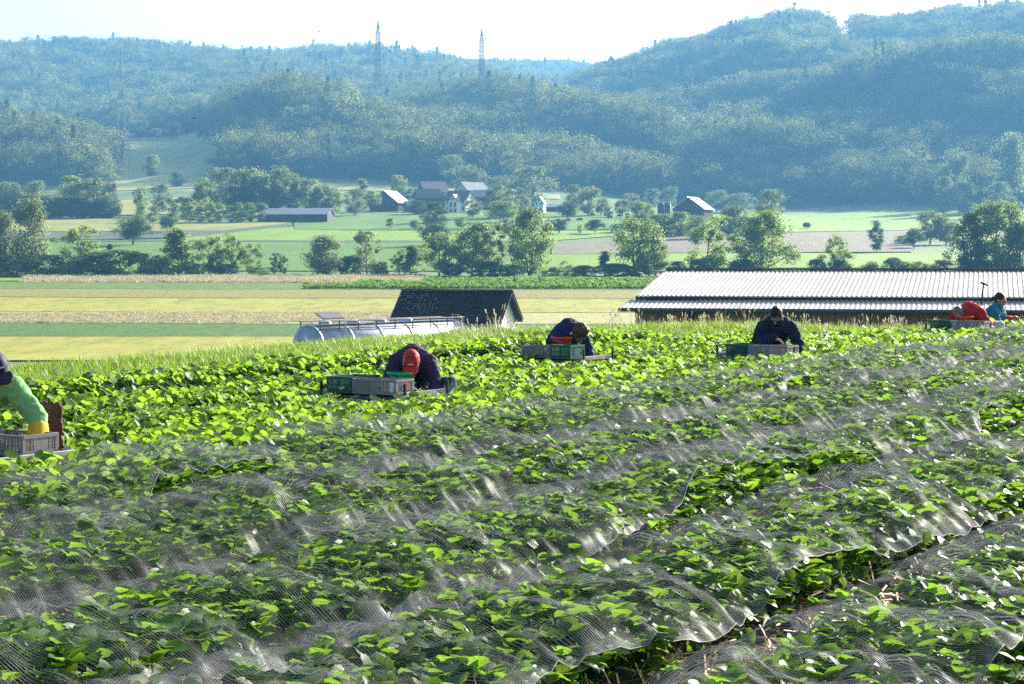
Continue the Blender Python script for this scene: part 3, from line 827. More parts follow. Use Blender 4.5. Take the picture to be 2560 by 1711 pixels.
def net_panel(k, qc, label):
    uu = np.arange(2, 60, .05)
    x, y = uu * UX + qc * UY, uu * UY - qc * UX
    ok = (y > 4.4) & (np.abs(x) < .30 * y + 1.3) & (edge_dist(x, y) < -.2)
    if not ok.any(): return
    u0, u1 = uu[ok].min(), uu[ok].max()
    us = [u0]
    while us[-1] < u1:
        yy = us[-1] * UY - qc * UX
        us.append(us[-1] + (.03 if yy < 16 else .045 if yy < 24 else .07))
    us = np.array(us); ns = 56
    s = np.linspace(0, 1, ns + 1)
    sd = 40 * k
    lift = np.clip(vn1(us / 2.4 + 3 * k, 801 + sd) * 1.1 - .45, 0, .36) * (1 if k > 0 else .8)
    lift0 = np.clip(vn1(us / 2.1 + 7 * k, 802 + sd) - .35, 0, .3)
    if k == 0: lift0 *= 0
    if k == 3: lift = np.maximum(lift, .17 + .09 * vn1(us / .9, 820))
    if k == 4: lift0 = np.maximum(lift0, .22 + .10 * vn1(us / .8, 821))
    if k == 2: lift = np.maximum(lift, .02 + .12 * vn1(us / 1.2, 822))
    t1 = 1.02 - lift * 1.35 + .05 * vn1(us / .5, 803 + sd); t0 = -1.02 + lift0 + .05 * vn1(us / .6, 804 + sd)
    T = t0[:, None] * (1 - s) + t1[:, None] * s
    Ug = us[:, None] + .05 * vn2(us[:, None] / .6, T * 1.5 + 9, 806 + sd)
    Q = qc + T * .75
    crest = .40 + .05 * vn1(us / 1.1, 805 + sd) + .06 * vn1(us / .42, 807 + sd)
    a = np.abs(T)
    prof = np.clip(1 - a ** 3.4, 0, 1) ** .85
    h = .055 + crest[:, None] * prof
    # lumps where leaves push up, sags between them, folds running down to the furrow
    h += .06 * prof * vn2(Ug / .30, Q / .26, 810 + sd) + .045 * prof * vn2(Ug / .13, Q / .13, 811 + sd)
    rd = 1 - np.abs(vn2(Ug / .14 + .35 * T, Q / .55, 812 + sd)) * 1.6
    h += .020 * np.clip(a * 1.4 - .15, 0, 1) * np.clip(1.15 - a, 0, 1) ** .3 * rd
    h += .016 * vn2(Ug / .07 + .3 * T, Q / .14, 813 + sd) + .008 * vn2(Ug / .035, Q / .06, 814 + sd)
    x, y = Ug * UX + Q * UY, Ug * UY - Q * UX
    gz = RISE * y + .015
    z = np.maximum(gz + h, TZ(x, y) + .03)
    V = np.stack([x, y, z], -1).reshape(-1, 3)
    nr, nc = T.shape
    ii = (np.arange(nr - 1)[:, None] * nc + np.arange(nc - 1)[None]).ravel()
    Fq = np.stack([ii, ii + 1, ii + nc + 1, ii + nc], 1)
    me = mesh_np('net', V, Fq, (M['net'],), True)
    w = me.uv_layers.new(name='weave')
    # cloth length along the bed, slackened where it is bunched
    lp = np.empty(len(me.loops), np.int32); me.loops.foreach_get('vertex_index', lp)
    UVu = (us[:, None] + .10 * vn2(us[:, None] / 1.3, T, 815 + sd) + .25 * h).ravel(); UVv = Q.ravel()
    w.data.foreach_set('uv', np.stack([UVu[lp], UVv[lp]], 1).astype(np.float32).ravel())
    ga = np.clip((np.minimum(s, 1 - s)[None] * -14 + 1), 0, 1) * .8 + np.clip(a - .66, 0, 1) * 1.9 + .10 * np.clip(vn2(Ug / .5, Q / .5, 816 + sd), 0, 1)
    at_ = me.attributes.new('gather', 'FLOAT', 'POINT'); at_.data.foreach_set('value', np.clip(ga, 0, 1).astype(np.float32).ravel())
    o = obj('crop_net', me)
    tag(o, label, 'net', 'nets over the strawberry beds')
    hem = MB()
    for side in (0, -1):
        pts = np.stack([x[:, side], y[:, side], z[:, side]], 1)[::2]
        hem.tube([tuple(p) for p in pts], [.0022] * len(pts), 4, cap=False)
    hem.build('hem', M['hem'], o, True)
M['hem'] = mat_noise('net_hem', [(.12, .12, .13), (.25, .25, .27)], 40, .7)
for k, qc in enumerate(beds_net): net_panel(k, qc, NET_LABELS[k])

# straw in the furrows between the beds
def straw():
    rg = np.random.default_rng(77); C = []
    for f in (-7.95, -6.45, -4.95, -3.45, -1.95):
        n = 11000
        u = rg.uniform(3, 30, n); q = f + rg.normal(0, .17, n)
        x, y = u * UX + q * UY, u * UY - q * UX
        k = in_view(x, y, .2); C.append(np.stack([x[k], y[k], TZ(x[k], y[k]) + rg.uniform(.01, .09, k.sum())], 1))
    C = np.concatenate(C); n = len(C)
    a = rg.uniform(0, 6.28, n); d = np.stack([np.cos(a), np.sin(a), rg.normal(0, .3, n)], 1) * rg.uniform(.03, .09, n)[:, None]
    w = np.stack([-np.sin(a), np.cos(a), np.zeros(n)], 1) * .0042 + np.array([0, 0, .002])
    V = np.stack([C - d - w, C + d - w, C + d + w, C - d + w], 1).reshape(-1, 3)
    o = obj('straw', mesh_np('straw', V, np.arange(n * 4).reshape(n, 4), (M['straw'],)))
    tag(o, 'loose yellow straw lying in the furrows', 'straw', None, 'stuff')
straw()

# ------------------------------------------------------------------ grass along the field edge
def blade_tuft(n, h, spread, lean, width, mat, seed, seedhead=False):
    rg = np.random.default_rng(seed); V = []; Fc = []
    for i in range(n):
        a = rg.uniform(0, 6.28); b = rg.uniform(0, 6.28)
        p = np.array([math.cos(a), math.sin(a), 0]) * spread * rg.random()
        hh = h * rg.uniform(.6, 1.1); l = lean * rg.uniform(.2, 1) * hh
        d = np.array([math.cos(b), math.sin(b), 0]); s = np.array([-d[1], d[0], 0]) * width
        m_ = p + d * l * .35 + np.array([0, 0, hh * .6]); t = p + d * l + np.array([0, 0, hh])
        k = len(V); V += [p - s, p + s, m_ + s * .8, m_ - s * .8, t]
        Fc += [(k, k + 1, k + 2, k + 3), (k + 3, k + 2, k + 4)]
        if seedhead:
            for j in range(3):
                c = t - d * l * .08 * j - np.array([0, 0, hh * .055 * j]); r = rg.normal(size=3) * .012
                k = len(V); V += [c + r - [0, 0, hh * .05], c + s * 3.0, c + [0, 0, hh * .05], c - s * 3.0]; Fc.append((k, k + 1, k + 2, k + 3))
    return mesh_np('tuft', np.array(V), Fc, (mat,))
M['blade_green'] = mat_leaf('blade_green', (.06, .15, .012), (.12, .21, .02), (.34, .52, .05), .4, nscale=.3, rand=.6)
M['blade_dry'] = mat_leaf('blade_dry', (.40, .36, .20), (.50, .45, .28), (.55, .48, .30), .4, nscale=.3, rand=.6)
GT = proto_collection('grass_tuft', [blade_tuft(16, .19, .16, .6, .005, M['blade_green'], 20 + i) for i in range(4)])
DT = proto_collection('dry_tuft', [blade_tuft(9, .42, .12, .35, .004, M['blade_dry'], 30 + i, True) for i in range(4)])
FT = proto_collection('field_tuft', [blade_tuft(26, .5, 1.1, .5, .03, M['blade_dry'], 36 + i, True) for i in range(3)])
RT = proto_collection('row_clump', [tree_proto('bush', 360 + i, 220, .16, M['leaf_crop'])[1] for i in range(3)])
def uniform_scatter(name, coll, np_, x, y, s, label, cat, seed, dz=0.0):
    rg = np.random.default_rng(seed); n = len(x)
    z = TZ(x, y) + dz
    rot = np.stack([rg.uniform(-.12, .12, n), rg.uniform(-.12, .12, n), rg.uniform(0, 6.28, n)], 1)
    sc = rg.uniform(s[0], s[1], n)
    return scatter(name, coll, np.stack([x, y, z], 1), rot, np.stack([sc, sc, sc * rg.uniform(.8, 1.2, n)], 1), rg.integers(0, np_, n), label, cat)
def edge_grass():
    rg = np.random.default_rng(91)
    n = 90000
    x = rg.uniform(-14, 16, n); y = rg.uniform(16, 52, n); e = edge_dist(x, y)
    k = (e > -.5) & (e < 7) & (np.abs(x) < .285 * y + .5) & (rg.random(n) < np.where(e < 0, .4, 1))
    uniform_scatter('field_edge_grass', GT, 4, x[k], y[k], (.6, 1.25), 'bright green grass along the edge of the crop', 'grass', 92)
    n = 5000
    x = rg.uniform(-14, 16, n); y = rg.uniform(16, 60, n); e = edge_dist(x, y); X_ = 1280 + F * x / y
    k = (e > .6) & (e < 6) & (((X_ > 1120) & (X_ < 1330) & (rg.random(n) < .5)) | ((X_ > 1500) & (X_ < 2260) & (rg.random(n) < .6)) | ((X_ >= 2260) & (rg.random(n) < .3)))
    uniform_scatter('tall_dry_grass', DT, 4, x[k], y[k], (.6, 1.2), 'tall straw coloured grass stalks along the crop edge', 'grass', 93)
edge_grass()
def strip_tufts(name, x0, x1, ya, yb, n, coll, npro, s, label, seed):
    rg = np.random.default_rng(seed)
    A = [hit(X_, yb, 130) for X_ in np.linspace(x0, x1, 24)]; B = [hit(X_, ya, 130) for X_ in np.linspace(x0, x1, 24)]
    A = np.array(A); B = np.array(B)
    t = rg.uniform(0, 23, n); v = rg.random(n)[:, None]
    i = np.minimum(t.astype(int), 22); f = (t - i)[:, None]
    P = (A[i] * (1 - f) + A[i + 1] * f) * v + (B[i] * (1 - f) + B[i + 1] * f) * (1 - v)
    uniform_scatter(name, coll, npro, P[:, 0], P[:, 1], s, label, 'grass', seed, 0.1)
strip_tufts('dry_strip_grass', 60, 1060, 709, 693, 2600, FT, 3, (.6, 1.1), 'tall pale grass strip before the stream trees', 94)
strip_tufts('dry_meadow_grass', -60, 1000, 812, 786, 2200, FT, 3, (.3, .6), 'pale dry grass band beyond the dark crop', 95)

# ridged rows of the far vegetable field
def far_rows():
    rg = np.random.default_rng(97); P = []
    for yp in (703.5, 706.5, 710, 714, 718.5, 724):
        x0 = 1060 if yp < 708 else 900 if yp < 716 else 760
        for X_ in np.arange(x0, 1700, 3.2):
            x, y = hit(X_ + rg.uniform(-1, 1), yp + .35 * math.sin(X_ * .02), 200); P.append((x, y + rg.uniform(-.5, .5)))
    P = np.array(P)
    uniform_scatter('far_vegetable_rows', RT, 3, P[:, 0], P[:, 1], (.5, .85), 'low bright green rows of the far vegetable field', 'crop', 98)
far_rows()

# ------------------------------------------------------------------ buildings
M['wood_dark'] = mat_noise('wood_dark', [(.045, .028, .018), (.09, .06, .04)], 3, .85, stretch=(1, 1, .1))
M['wood_grey'] = mat_noise('wood_grey', [(.16, .14, .12), (.24, .21, .18)], 3, .85)
M['wood_brown'] = mat_noise('wood_brown', [(.22, .13, .07), (.34, .21, .12)], 4, .85, stretch=(6, 1, .3))
M['plaster'] = mat_noise('plaster', [(.76, .74, .70), (.86, .85, .82)], .8, .9)
M['plaster_grey'] = mat_noise('plaster_grey', [(.45, .44, .43), (.58, .57, .55)], .8, .9)
M['tile_red'] = mat_noise('tile_red', [(.40, .24, .19), (.52, .34, .28)], 1.2, .5, spec=.5)
M['tile_brown'] = mat_noise('tile_brown', [(.10, .08, .07), (.17, .14, .13)], 1.2, .6, spec=.4)
M['tile_grey'] = mat_noise('tile_grey', [(.26, .25, .25), (.36, .35, .35)], 1.2, .45, spec=.6)
M['sheet'] = mat_noise('roof_sheet', [(.38, .355, .335), (.45, .42, .40), (.50, .47, .45)], .5, .6, spec=.2)
M['sheet_far'] = mat_noise('roof_sheet_far', [(.6, .6, .62), (.72, .72, .74)], .35, .35, spec=.6, metal=.3)
M['glass'] = mat_noise('window_glass', [(.02, .025, .03), (.05, .06, .07)], 1, .12, spec=.6)
M['white'] = mat_noise('white_paint', [(.74, .74, .73), (.82, .82, .81)], 5, .5)
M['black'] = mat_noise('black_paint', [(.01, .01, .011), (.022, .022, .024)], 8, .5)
M['steel'] = mat_noise('steel', [(.35, .36, .38), (.5, .51, .53)], 4, .4, metal=.7)
M['steel_dark'] = mat_noise('dark_steel', [(.08, .08, .085), (.14, .14, .15)], 8, .5, metal=.5)

def gable_house(name, label, px, base, d, L, W, wall_h, rise, rot, wallm, roofm, wins=(), over=.5, skew=0.0, chimney=None, cat='house', doors=(), gablem=None, group=None, drop=0.0):
    """gabled building; ridge along local x, front eave towards local -y. px, base: foot of the building in the photograph"""
    ax, _ = ray(px, 600)
    x, y = ax * d, d
    o = empty(name, (x, y, tz(x, y) - drop), math.radians(rot), label, cat, group)
    h0, h1 = wall_h, wall_h + rise; w2 = W / 2; l2 = L / 2
    wb = MB()
    P = [(-w2, -1.5), (w2, -1.5), (w2, h0), (skew, h1), (-w2, h0)]
    vv = [(-l2, a, b) for a, b in P] + [(l2, a, b) for a, b in P]
    wb.add(vv, [(0, 1, 2, 3, 4), (9, 8, 7, 6, 5)] + [(i, i + 5, (i + 1) % 5 + 5, (i + 1) % 5) for i in range(5)])
    wb.build('wall', wallm, o)
    rb = MB()
    for sgn in (-1, 1):
        dy = sgn * w2 - skew; run = math.hypot(dy, rise); ny_, nz_ = -(-rise) / run * sgn, abs(dy) / run
        ey = sgn * w2 + over * dy / run; ez = h0 - over * rise / run
        t = .18
        q = [Vector((-l2 - over, skew, h1 + .02)), Vector((l2 + over, skew, h1 + .02)), Vector((l2 + over, ey, ez + .02)), Vector((-l2 - over, ey, ez + .02))]
        n = Vector((0, ny_, nz_)) * t
        rb.add([p for p in q] + [p + n for p in q], [(0, 1, 2, 3), (7, 6, 5, 4), (0, 4, 5, 1), (1, 5, 6, 2), (2, 6, 7, 3), (3, 7, 4, 0)])
    rf = rb.build('roof', roofm, o)
    if chimney:
        MB().box((chimney[0], chimney[1], h1 + .1), (.7, .7, 1.6)).build('chimney', M['tile_brown'], rf)
    def opening(nm, face, u, v, w, h, mat, fr):
        # face: 'f' front, 'r' right gable, 'l' left gable
        if face == 'f': c, sz, fs = (u, -w2 - .03, v), (w, .06, h), (w + .24, .05, h + .24)
        elif face == 'r': c, sz, fs = (l2 + .03, u, v), (.06, w, h), (.05, w + .24, h + .24)
        else: c, sz, fs = (-l2 - .03, u, v), (.06, w, h), (.05, w + .24, h + .24)
        q = MB().box(c, sz).build(nm, mat, o)
        cc = Vector(c) - Vector((0, -.012, 0)) if face == 'f' else Vector(c) - Vector((.012 if face == 'r' else -.012, 0, 0))
        MB().box(cc, fs).build('frame', fr, q)
    for w_ in wins: opening('window', *w_, M['glass'], M['white'] if wallm != M['wood_dark'] else M['wood_grey'])
    for w_ in doors: opening('door', *w_, M['white'], M['wood_grey'])
    return o

# the long shed with the ribbed sheet roof
def long_shed():
    A = math.radians(-14)
    a = Vector((math.cos(A), math.sin(A), 0)); b = Vector((-math.sin(A), math.cos(A), 0))
    E0 = at(1553, 771, 82.0); Wd = 10.0
    R_ = E0 + b * Wd; zr = at(1652, 671.5, R_.y).z - .16
    o = empty('long_shed', (E0.x, E0.y, tz(E0.x, E0.y) - .3), A, 'long barn with pale ribbed metal roof behind the pickers', 'barn')
    z0 = E0.z - o.location.z; z1 = zr - o.location.z
    Lr = 34.0; p = .21
    def ribbed(x0, x1, y0, za, y1, zb, name, lift):
        xs = []; hs = []
        x = x0
        while x < x1:
            for fx, hh in ((0, 0), (.50, 0), (.60, .028), (.90, .028)):
                xs.append(x + fx * p); hs.append(hh)
            x += p
        xs.append(x1); hs.append(0); xs = np.array(xs); hs = np.array(hs) + lift
        n = len(xs)
        V = np.concatenate([np.stack([xs, np.full(n, y0), za + hs], 1), np.stack([xs, np.full(n, y1), zb + hs], 1),
                            np.stack([xs, np.full(n, y0), za + hs - .05], 1)])
        i = np.arange(n - 1)
        Fq = np.concatenate([np.stack([i, i + 1, i + n + 1, i + n], 1), np.stack([i + 2 * n, i + 2 * n + 1, i + 1, i], 1)])
        return obj(name, mesh_np(name, V, Fq, (M['sheet'],)), o)
    k = .2
    ym, zm = Wd * k, z0 + (z1 - z0) * k
    ribbed(-.1, Lr, 0, z0, ym + .25, zm + .02, 'lower_roof_sheet', 0)
    ribbed(.25, Lr, ym, zm + .16, Wd, z1 + .02, 'upper_roof_sheet', .04)
    MB().box((Lr / 2 + .1, ym + .12, zm + .09), (Lr - .3, .12, .12)).build('painted_gap_shade', M['black'], o)  # black bar painted in for the shade under the upper sheet
    MB().box((Lr / 2 + .2, Wd + .05, z1 + .13), (Lr - .2, .5, .1)).build('ridge_cap', M['steel_dark'], o)
    MB().tube([(-.1, -.08, z0 - .06), (Lr, -.08, z0 - .06)], [.09, .09], 8).build('gutter', M['steel_dark'], o)
    back = MB().add([(-.1, Wd, z1 - .02), (Lr, Wd, z1 - .02), (Lr, 2 * Wd, z0), (-.1, 2 * Wd, z0)], [(0, 1, 2, 3)])
    back.build('back_roof_sheet', M['sheet'], o)
    w = MB()
    w.add([(.5, .6, -1), (.5, 2 * Wd - .6, -1), (.5, 2 * Wd - .6, z0 - .05), (.5, Wd, z1 - .25), (.5, .6, z0 - .02)], [(0, 1, 2, 3, 4)])
    w.build('gable_wall', M['wood_brown'], o)
    for i in range(int((Lr - 1) / .5)):
        bx = MB().box((.75 + i * .5, .6, z0 / 2 - .3), (.47, .05, z0 + .5)); bx.build('plank', M['wood_brown'], o)
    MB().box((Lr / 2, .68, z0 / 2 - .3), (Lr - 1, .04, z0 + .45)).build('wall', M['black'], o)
    for i in range(4):
        MB().box((3 + i * 8.5, .3, z0 / 2 - .3), (.2, .2, z0 + .4)).build('post', M['wood_dark'], o)
long_shed()

# the small slate hut
def slate_mat():
    m, nt, out = newmat('slate')
    tc = nd(nt, 'ShaderNodeTexCoord'); wn_ = nd(nt, 'ShaderNodeTexWhiteNoise')
    mp = nd(nt, 'ShaderNodeMapping'); mp.inputs['Scale'].default_value = (5, 5, 5); nt.links.new(tc.outputs['Object'], mp.inputs[0])
    fl = nd(nt, 'ShaderNodeVectorMath'); fl.operation = 'FLOOR'; nt.links.new(mp.outputs[0], fl.inputs[0]); nt.links.new(fl.outputs[0], wn_.inputs['Vector'])
    cr = nd(nt, 'ShaderNodeValToRGB'); cr.color_ramp.elements[0].color = (.012, .013, .017, 1); cr.color_ramp.elements[1].color = (.035, .037, .045, 1)
    nt.links.new(wn_.outputs['Value'], cr.inputs[0])
    p = nd(nt, 'ShaderNodeBsdfPrincipled'); p.inputs['Roughness'].default_value = .75; p.inputs['Specular IOR Level'].default_value = .25; nt.links.new(cr.outputs[0], p.inputs['Base Color']); nt.links.new(p.outputs[0], out.inputs[0])
    return m
M['slate'] = slate_mat()
M['slate_glint'] = mat_noise('painted_glint', [(.35, .4, .45), (.6, .66, .7)], 9, .3, spec=.8)  # roof glints put into the pale colour of small slate bits
def slate_hut():
    d = 120.0; A = math.radians(-17)
    o = empty('slate_hut', (pxd(1142, d), d, -5.0), A, 'small hut with black slate roof and white gable beside the tanker', 'hut')
    zr = at(1140, 727, d).z + 5.0; ze = at(1140, 803, d - 2).z + 5.0
    L = 7.3; W = 4.6; rise = zr - ze
    w2, l2 = W / 2, L / 2
    wb = MB(); P = [(-w2 + .35, 0), (w2 - .35, 0), (w2 - .35, ze + .25), (0, zr - .18), (-w2 + .35, ze + .25)]
    vv = [(-l2 + .3, a, b) for a, b in P] + [(l2 - .45, a, b) for a, b in P]
    wb.add(vv, [(0, 1, 2, 3, 4), (9, 8, 7, 6, 5)] + [(i, i + 5, (i + 1) % 5 + 5, (i + 1) % 5) for i in range(5)]).build('wall', M['white'], o)
    MB().box((l2 - .44, -w2 + .75, 1.6), (.05, .16, 3.4)).build('post', M['wood_dark'], o)
    rf = empty('roof'); rf.parent = o
    base = MB()
    for s in (-1, 1):
        base.add([(-l2, 0, zr - .05), (l2, 0, zr - .05), (l2, s * w2, ze - .05), (-l2, s * w2, ze - .05), (-l2, 0, zr - .15), (l2, 0, zr - .15), (l2, s * w2, ze - .15), (-l2, s * w2, ze - .15)],
                 [(0, 1, 2, 3), (7, 6, 5, 4), (0, 4, 5, 1), (1, 5, 6, 2), (2, 6, 7, 3), (3, 7, 4, 0)])
    base.build('roof_deck', M['black'], rf)
    # courses of slates, each course one piece, glints painted as pale bits laid proud
    nco = 15; rg = random.Random(5)
    for s in (-1, 1):
        for i in range(nco):
            f0, f1 = i / nco, (i + 1.25) / nco
            q = MB(); n = 30
            for j in range(n):
                xa, xb = -l2 - .05 + (l2 * 2 + .1) * j / n + .006, -l2 - .05 + (l2 * 2 + .1) * (j + 1) / n - .006
                j0 = rg.uniform(0, .012)
                q.add([(xa, s * w2 * f0, zr - rise * f0 + .005), (xb, s * w2 * f0, zr - rise * f0 + .005), (xb, s * w2 * f1 * 1.0, zr - rise * f1 + .035 + j0), (xa, s * w2 * f1, zr - rise * f1 + .035 + j0)], [(0, 1, 2, 3)])
            q.build('slate_course', M['slate'], rf)
    for k in range(110):
        i = rg.randrange(1, 11); j = min(29, max(0, int(rg.gauss(4.5, 2.6) + i * .35))); f1 = (i + 1.2) / nco
        xa = -l2 - .05 + (l2 * 2 + .1) * j / 30 + rg.uniform(0, .08)
        zz = zr - rise * f1 + .06
        obj('painted_glint', MB().box((xa + .07, -w2 * f1 - .005, zz), (rg.uniform(.05, .13), .03, .035)).mesh('painted_glint', M['slate_glint']), rf) if k < 90 else None
    MB().box((0, 0, zr + .05), (L + .1, .25, .08)).build('ridge_cap', M['black'], rf)
slate_hut()

# the tanker trailer
def tanker():
    dA, dB = 106.0, 116.0
    pa, pb = at(768, 799, dA), at(1140, 806, dB)
    c = (pa + pb) / 2; v = pb - pa; A = math.atan2(v.y, v.x); L = math.hypot(v.x, v.y)
    M['tank'] = mat_noise('tank_sheet', [(.26, .29, .34), (.36, .40, .46), (.44, .48, .54)], 1.6, .5, .15, 3.0, metal=.6, spec=.4, bdist=.03)
    r = 1.15; zt = (pa.z + pb.z) / 2 - .12; zg = -5.0
    o = empty('tanker_trailer', (c.x, c.y, zg), A, 'silver tank trailer with a railed walkway parked behind the crop', 'trailer')
    zc = zt - r - zg
    RX = Matrix.Translation((0, 0, zc)) @ Matrix.Rotation(math.pi / 2, 4, 'Y')
    tk = MB(); l = L / 2
    prof = [(.02, -l - .42), (.5, -l - .36), (.85, -l - .22), (1.05, -l - .06), (r, -l + .05), (r, l - .05), (1.05, l + .06), (.85, l + .22), (.5, l + .36), (.02, l + .42)]
    t = tk.lathe(prof, 40, RX).build('tank', M['tank'], o, True)
    for i in range(6):
        x = -l + .1 + (2 * l - .2) * i / 5
        q = MB(); q.lathe([(r + .012, x - .05), (r + .03, x - .05), (r + .03, x + .05), (r + .012, x + .05)], 40, RX); q.build('band', M['steel'], t, True)
    w = MB(); w.box((0, 0, zc + r + .06), (2 * l - .6, .7, .05)); w.build('walkway', M['steel'], o)
    for s in (-1, 1):
        y = s * .75; q = MB()
        q.tube([(-l + .2, y, zc + r + .22), (l - .1, y, zc + r + .22)], [.03, .03], 6)
        q.tube([(-l + .2, y * 1.02, zc + r - .18), (l - .1, y * 1.02, zc + r - .18)], [.03, .03], 6)
        q.build('rail', M['steel_dark'], o)
        for i in range(9):
            x = -l + .25 + (2 * l - .4) * i / 8
            MB().bar((x, y, zc + r - .45), (x, y, zc + r + .24), .05).build('rail_post', M['steel_dark'], o)
    for i in range(4):
        x = -l + 1.4 + i * 2.3
        h = MB(); h.lathe([(.36, 0), (.36, .14), (.28, .2), (.02, .22)], 18, Matrix.Translation((x, 0, zc + r + .05))); h.build('hatch', M['steel'], o, True)
    MB().box((-l + 2.1, .3, zc + r + .52), (1.75, .7, .07), Euler((.5, 0, 0)).to_matrix()).build('open_lid', M['steel_dark'], o)
    ld = MB()
    for s in (-.22, .22): ld.bar((l - .1, s, zc + r + .4), (l + .55, s, zc - 1.2), .05)
    for i in range(7):
        f = i / 6; ld.bar((l - .1 + .65 * f, -.22, zc + r + .35 - (r + 1.5) * f), (l - .1 + .65 * f, .22, zc + r + .35 - (r + 1.5) * f), .035)
    ld.build('ladder', M['steel'], o)
    ch = MB(); ch.box((0, .45, zc - r - .1), (2 * l - .5, .14, .3)); ch.box((0, -.45, zc - r - .1), (2 * l - .5, .14, .3)); ch.build('chassis', M['black'], o)
    for x in (.4 * l, .62 * l, -.6 * l):
        for s in (-1, 1):
            wl = MB(); wl.lathe([(.28, -.14), (.5, -.15), (.52, 0), (.5, .15), (.28, .14)], 20, Matrix.Translation((x, s * .95, .52)) @ Matrix.Rotation(math.pi / 2, 4, 'X'), True)
            q = wl.build('wheel', M['black'], o, True)
            MB().lathe([(.02, -.155), (.26, -.155), (.26, .155), (.02, .155)], 14, Matrix.Translation((x, s * .95, .52)) @ Matrix.Rotation(math.pi / 2, 4, 'X'), True).build('rim', M['steel'], q)
tanker()

gh = gable_house
gh('dark_barn', 'dark timber barn with pale roof at the left of the village', 975, 536, 800, 9.5, 13.6, 3.2, 5.0, 62, M['wood_dark'], M['sheet_far'],
   wins=[('l', -4.6, 1.5, .7, 1.4), ('l', -2.2, 3.2, .7, 2.6), ('l', 1.6, 3.4, .7, 2.6), ('l', 4.6, 1.6, .8, 1.4)], cat='barn')
gh('lean_to_shed', 'grey shed with pale roof leaning by the dark timber barn', 1028, 536, 790, 5, 4.4, 2.2, 2.2, 30, M['wood_grey'], M['tile_grey'], cat='shed')
gh('farm_barn', 'tall dark barn with reddish roof at the back of the village', 1082, 500, 880, 11, 12, 6.0, 4.4, 18, M['wood_dark'], M['tile_red'], cat='barn')
gh('skylight_house', 'dark house with two bright skylights below the reddish roof', 1068, 515, 845, 10, 9, 4.0, 4.0, 14, M['wood_dark'], M['tile_brown'],
   wins=[('f', -2.5, 2.4, .8, 1.2), ('f', .5, 2.4, .8, 1.2), ('r', 0, 3, 1, 1.4)])
gh('white_house', 'white village house with dark roof and balcony gable', 1150, 542, 790, 9.5, 8.5, 5.2, 3.8, -24, M['plaster'], M['tile_brown'],
   wins=[('f', -3.4, 4.1, 1, 1.4), ('f', 3.3, 4.1, 1, 1.4), ('f', 3.3, 1.6, 1, 1.4), ('f', -3.4, 1.6, 1, 1.4), ('r', -1.4, 6.2, .8, 1.2), ('r', .4, 6.2, .8, 1.2), ('r', -2.2, 3.6, .9, 1.3), ('r', 1.2, 3.6, .9, 1.3)], chimney=(-2, 1))
gh('bay_cottage', 'white gabled cottage with two tall windows before the white house', 1138, 543, 784, 4.2, 4.4, 5.0, 2.6, 66, M['plaster'], M['tile_brown'],
   wins=[('l', -1, 3.4, .8, 2.0), ('l', 1, 3.4, .8, 2.0), ('l', 0, 5.7, .7, .9), ('l', -1, 1.0, .8, 1.4), ('l', 1, 1.0, .8, 1.4)], cat='cottage')
gh('grey_roof_house', 'large house with grey roof behind the white house', 1180, 510, 860, 12, 11, 6.4, 4.6, 40, M['plaster_grey'], M['tile_grey'], wins=[('f', -3, 4, 1, 1.4), ('f', 0, 4, 1, 1.4), ('f', 3, 4, 1, 1.4)])
gh('annex_house', 'house with grey brown roof at the right of the large grey roof', 1207, 530, 830, 8, 8, 5.4, 3.0, -12, M['wood_dark'], M['tile_grey'], wins=[('f', -2, 2.6, 1, 1.4), ('f', 1, 2.6, 1, 1.4)])
gh('gable_cottage', 'narrow white gabled cottage at the right end of the village', 1350, 525, 800, 8, 4.0, 4.2, 2.6, 82, M['plaster'], M['tile_brown'],
   wins=[('l', -.8, 3.9, .7, 1.0), ('l', .8, 3.9, .7, 1.0), ('l', -.8, 1.8, .7, 1.1), ('l', .8, 1.8, .7, 1.1), ('l', 0, 5.4, .6, .8)], cat='cottage')
gh('cottage_barn', 'low dark roofed barn left of the narrow cottage', 1318, 525, 812, 8, 6, 3.4, 2.6, 8, M['wood_dark'], M['tile_brown'], cat='barn')
gh('garden_shed', 'low dark shed with pale roof edge right of the narrow cottage', 1385, 515, 820, 7, 4, 2.2, 1.0, -4, M['wood_dark'], M['sheet_far'], cat='shed')
gh('field_barn', 'long low dark barn in the fields left of the village', 750, 560, 690, 22.5, 12, 2.6, 2.2, -6, M['wood_dark'], M['tile_grey'],
   wins=[('f', -8, 1.4, 2.4, 1.6), ('f', -4, 1.4, 2.4, 1.6), ('f', 2, 1.2, 3.4, 2.2)], cat='barn')
gh('pale_roof_barn', 'barn with bright pale roof among the trees right of the orchard', 1732, 545, 740, 9, 13, 4.2, 4.6, 62, M['wood_dark'], M['sheet_far'], cat='barn', wins=[('l', -2, 2, 1.2, 1.4), ('l', 2, 2, 1.2, 1.4)])
gh('stream_hut', 'small pale hut with flat projecting roof behind the tall willow', 131, 648, 430, 2.6, 2.4, 2.1, .35, -20, M['plaster'], M['tile_grey'], cat='hut', over=.7, wins=[('f', .7, 1.2, .6, .8)], doors=[('f', -.5, .95, .7, 1.8)])

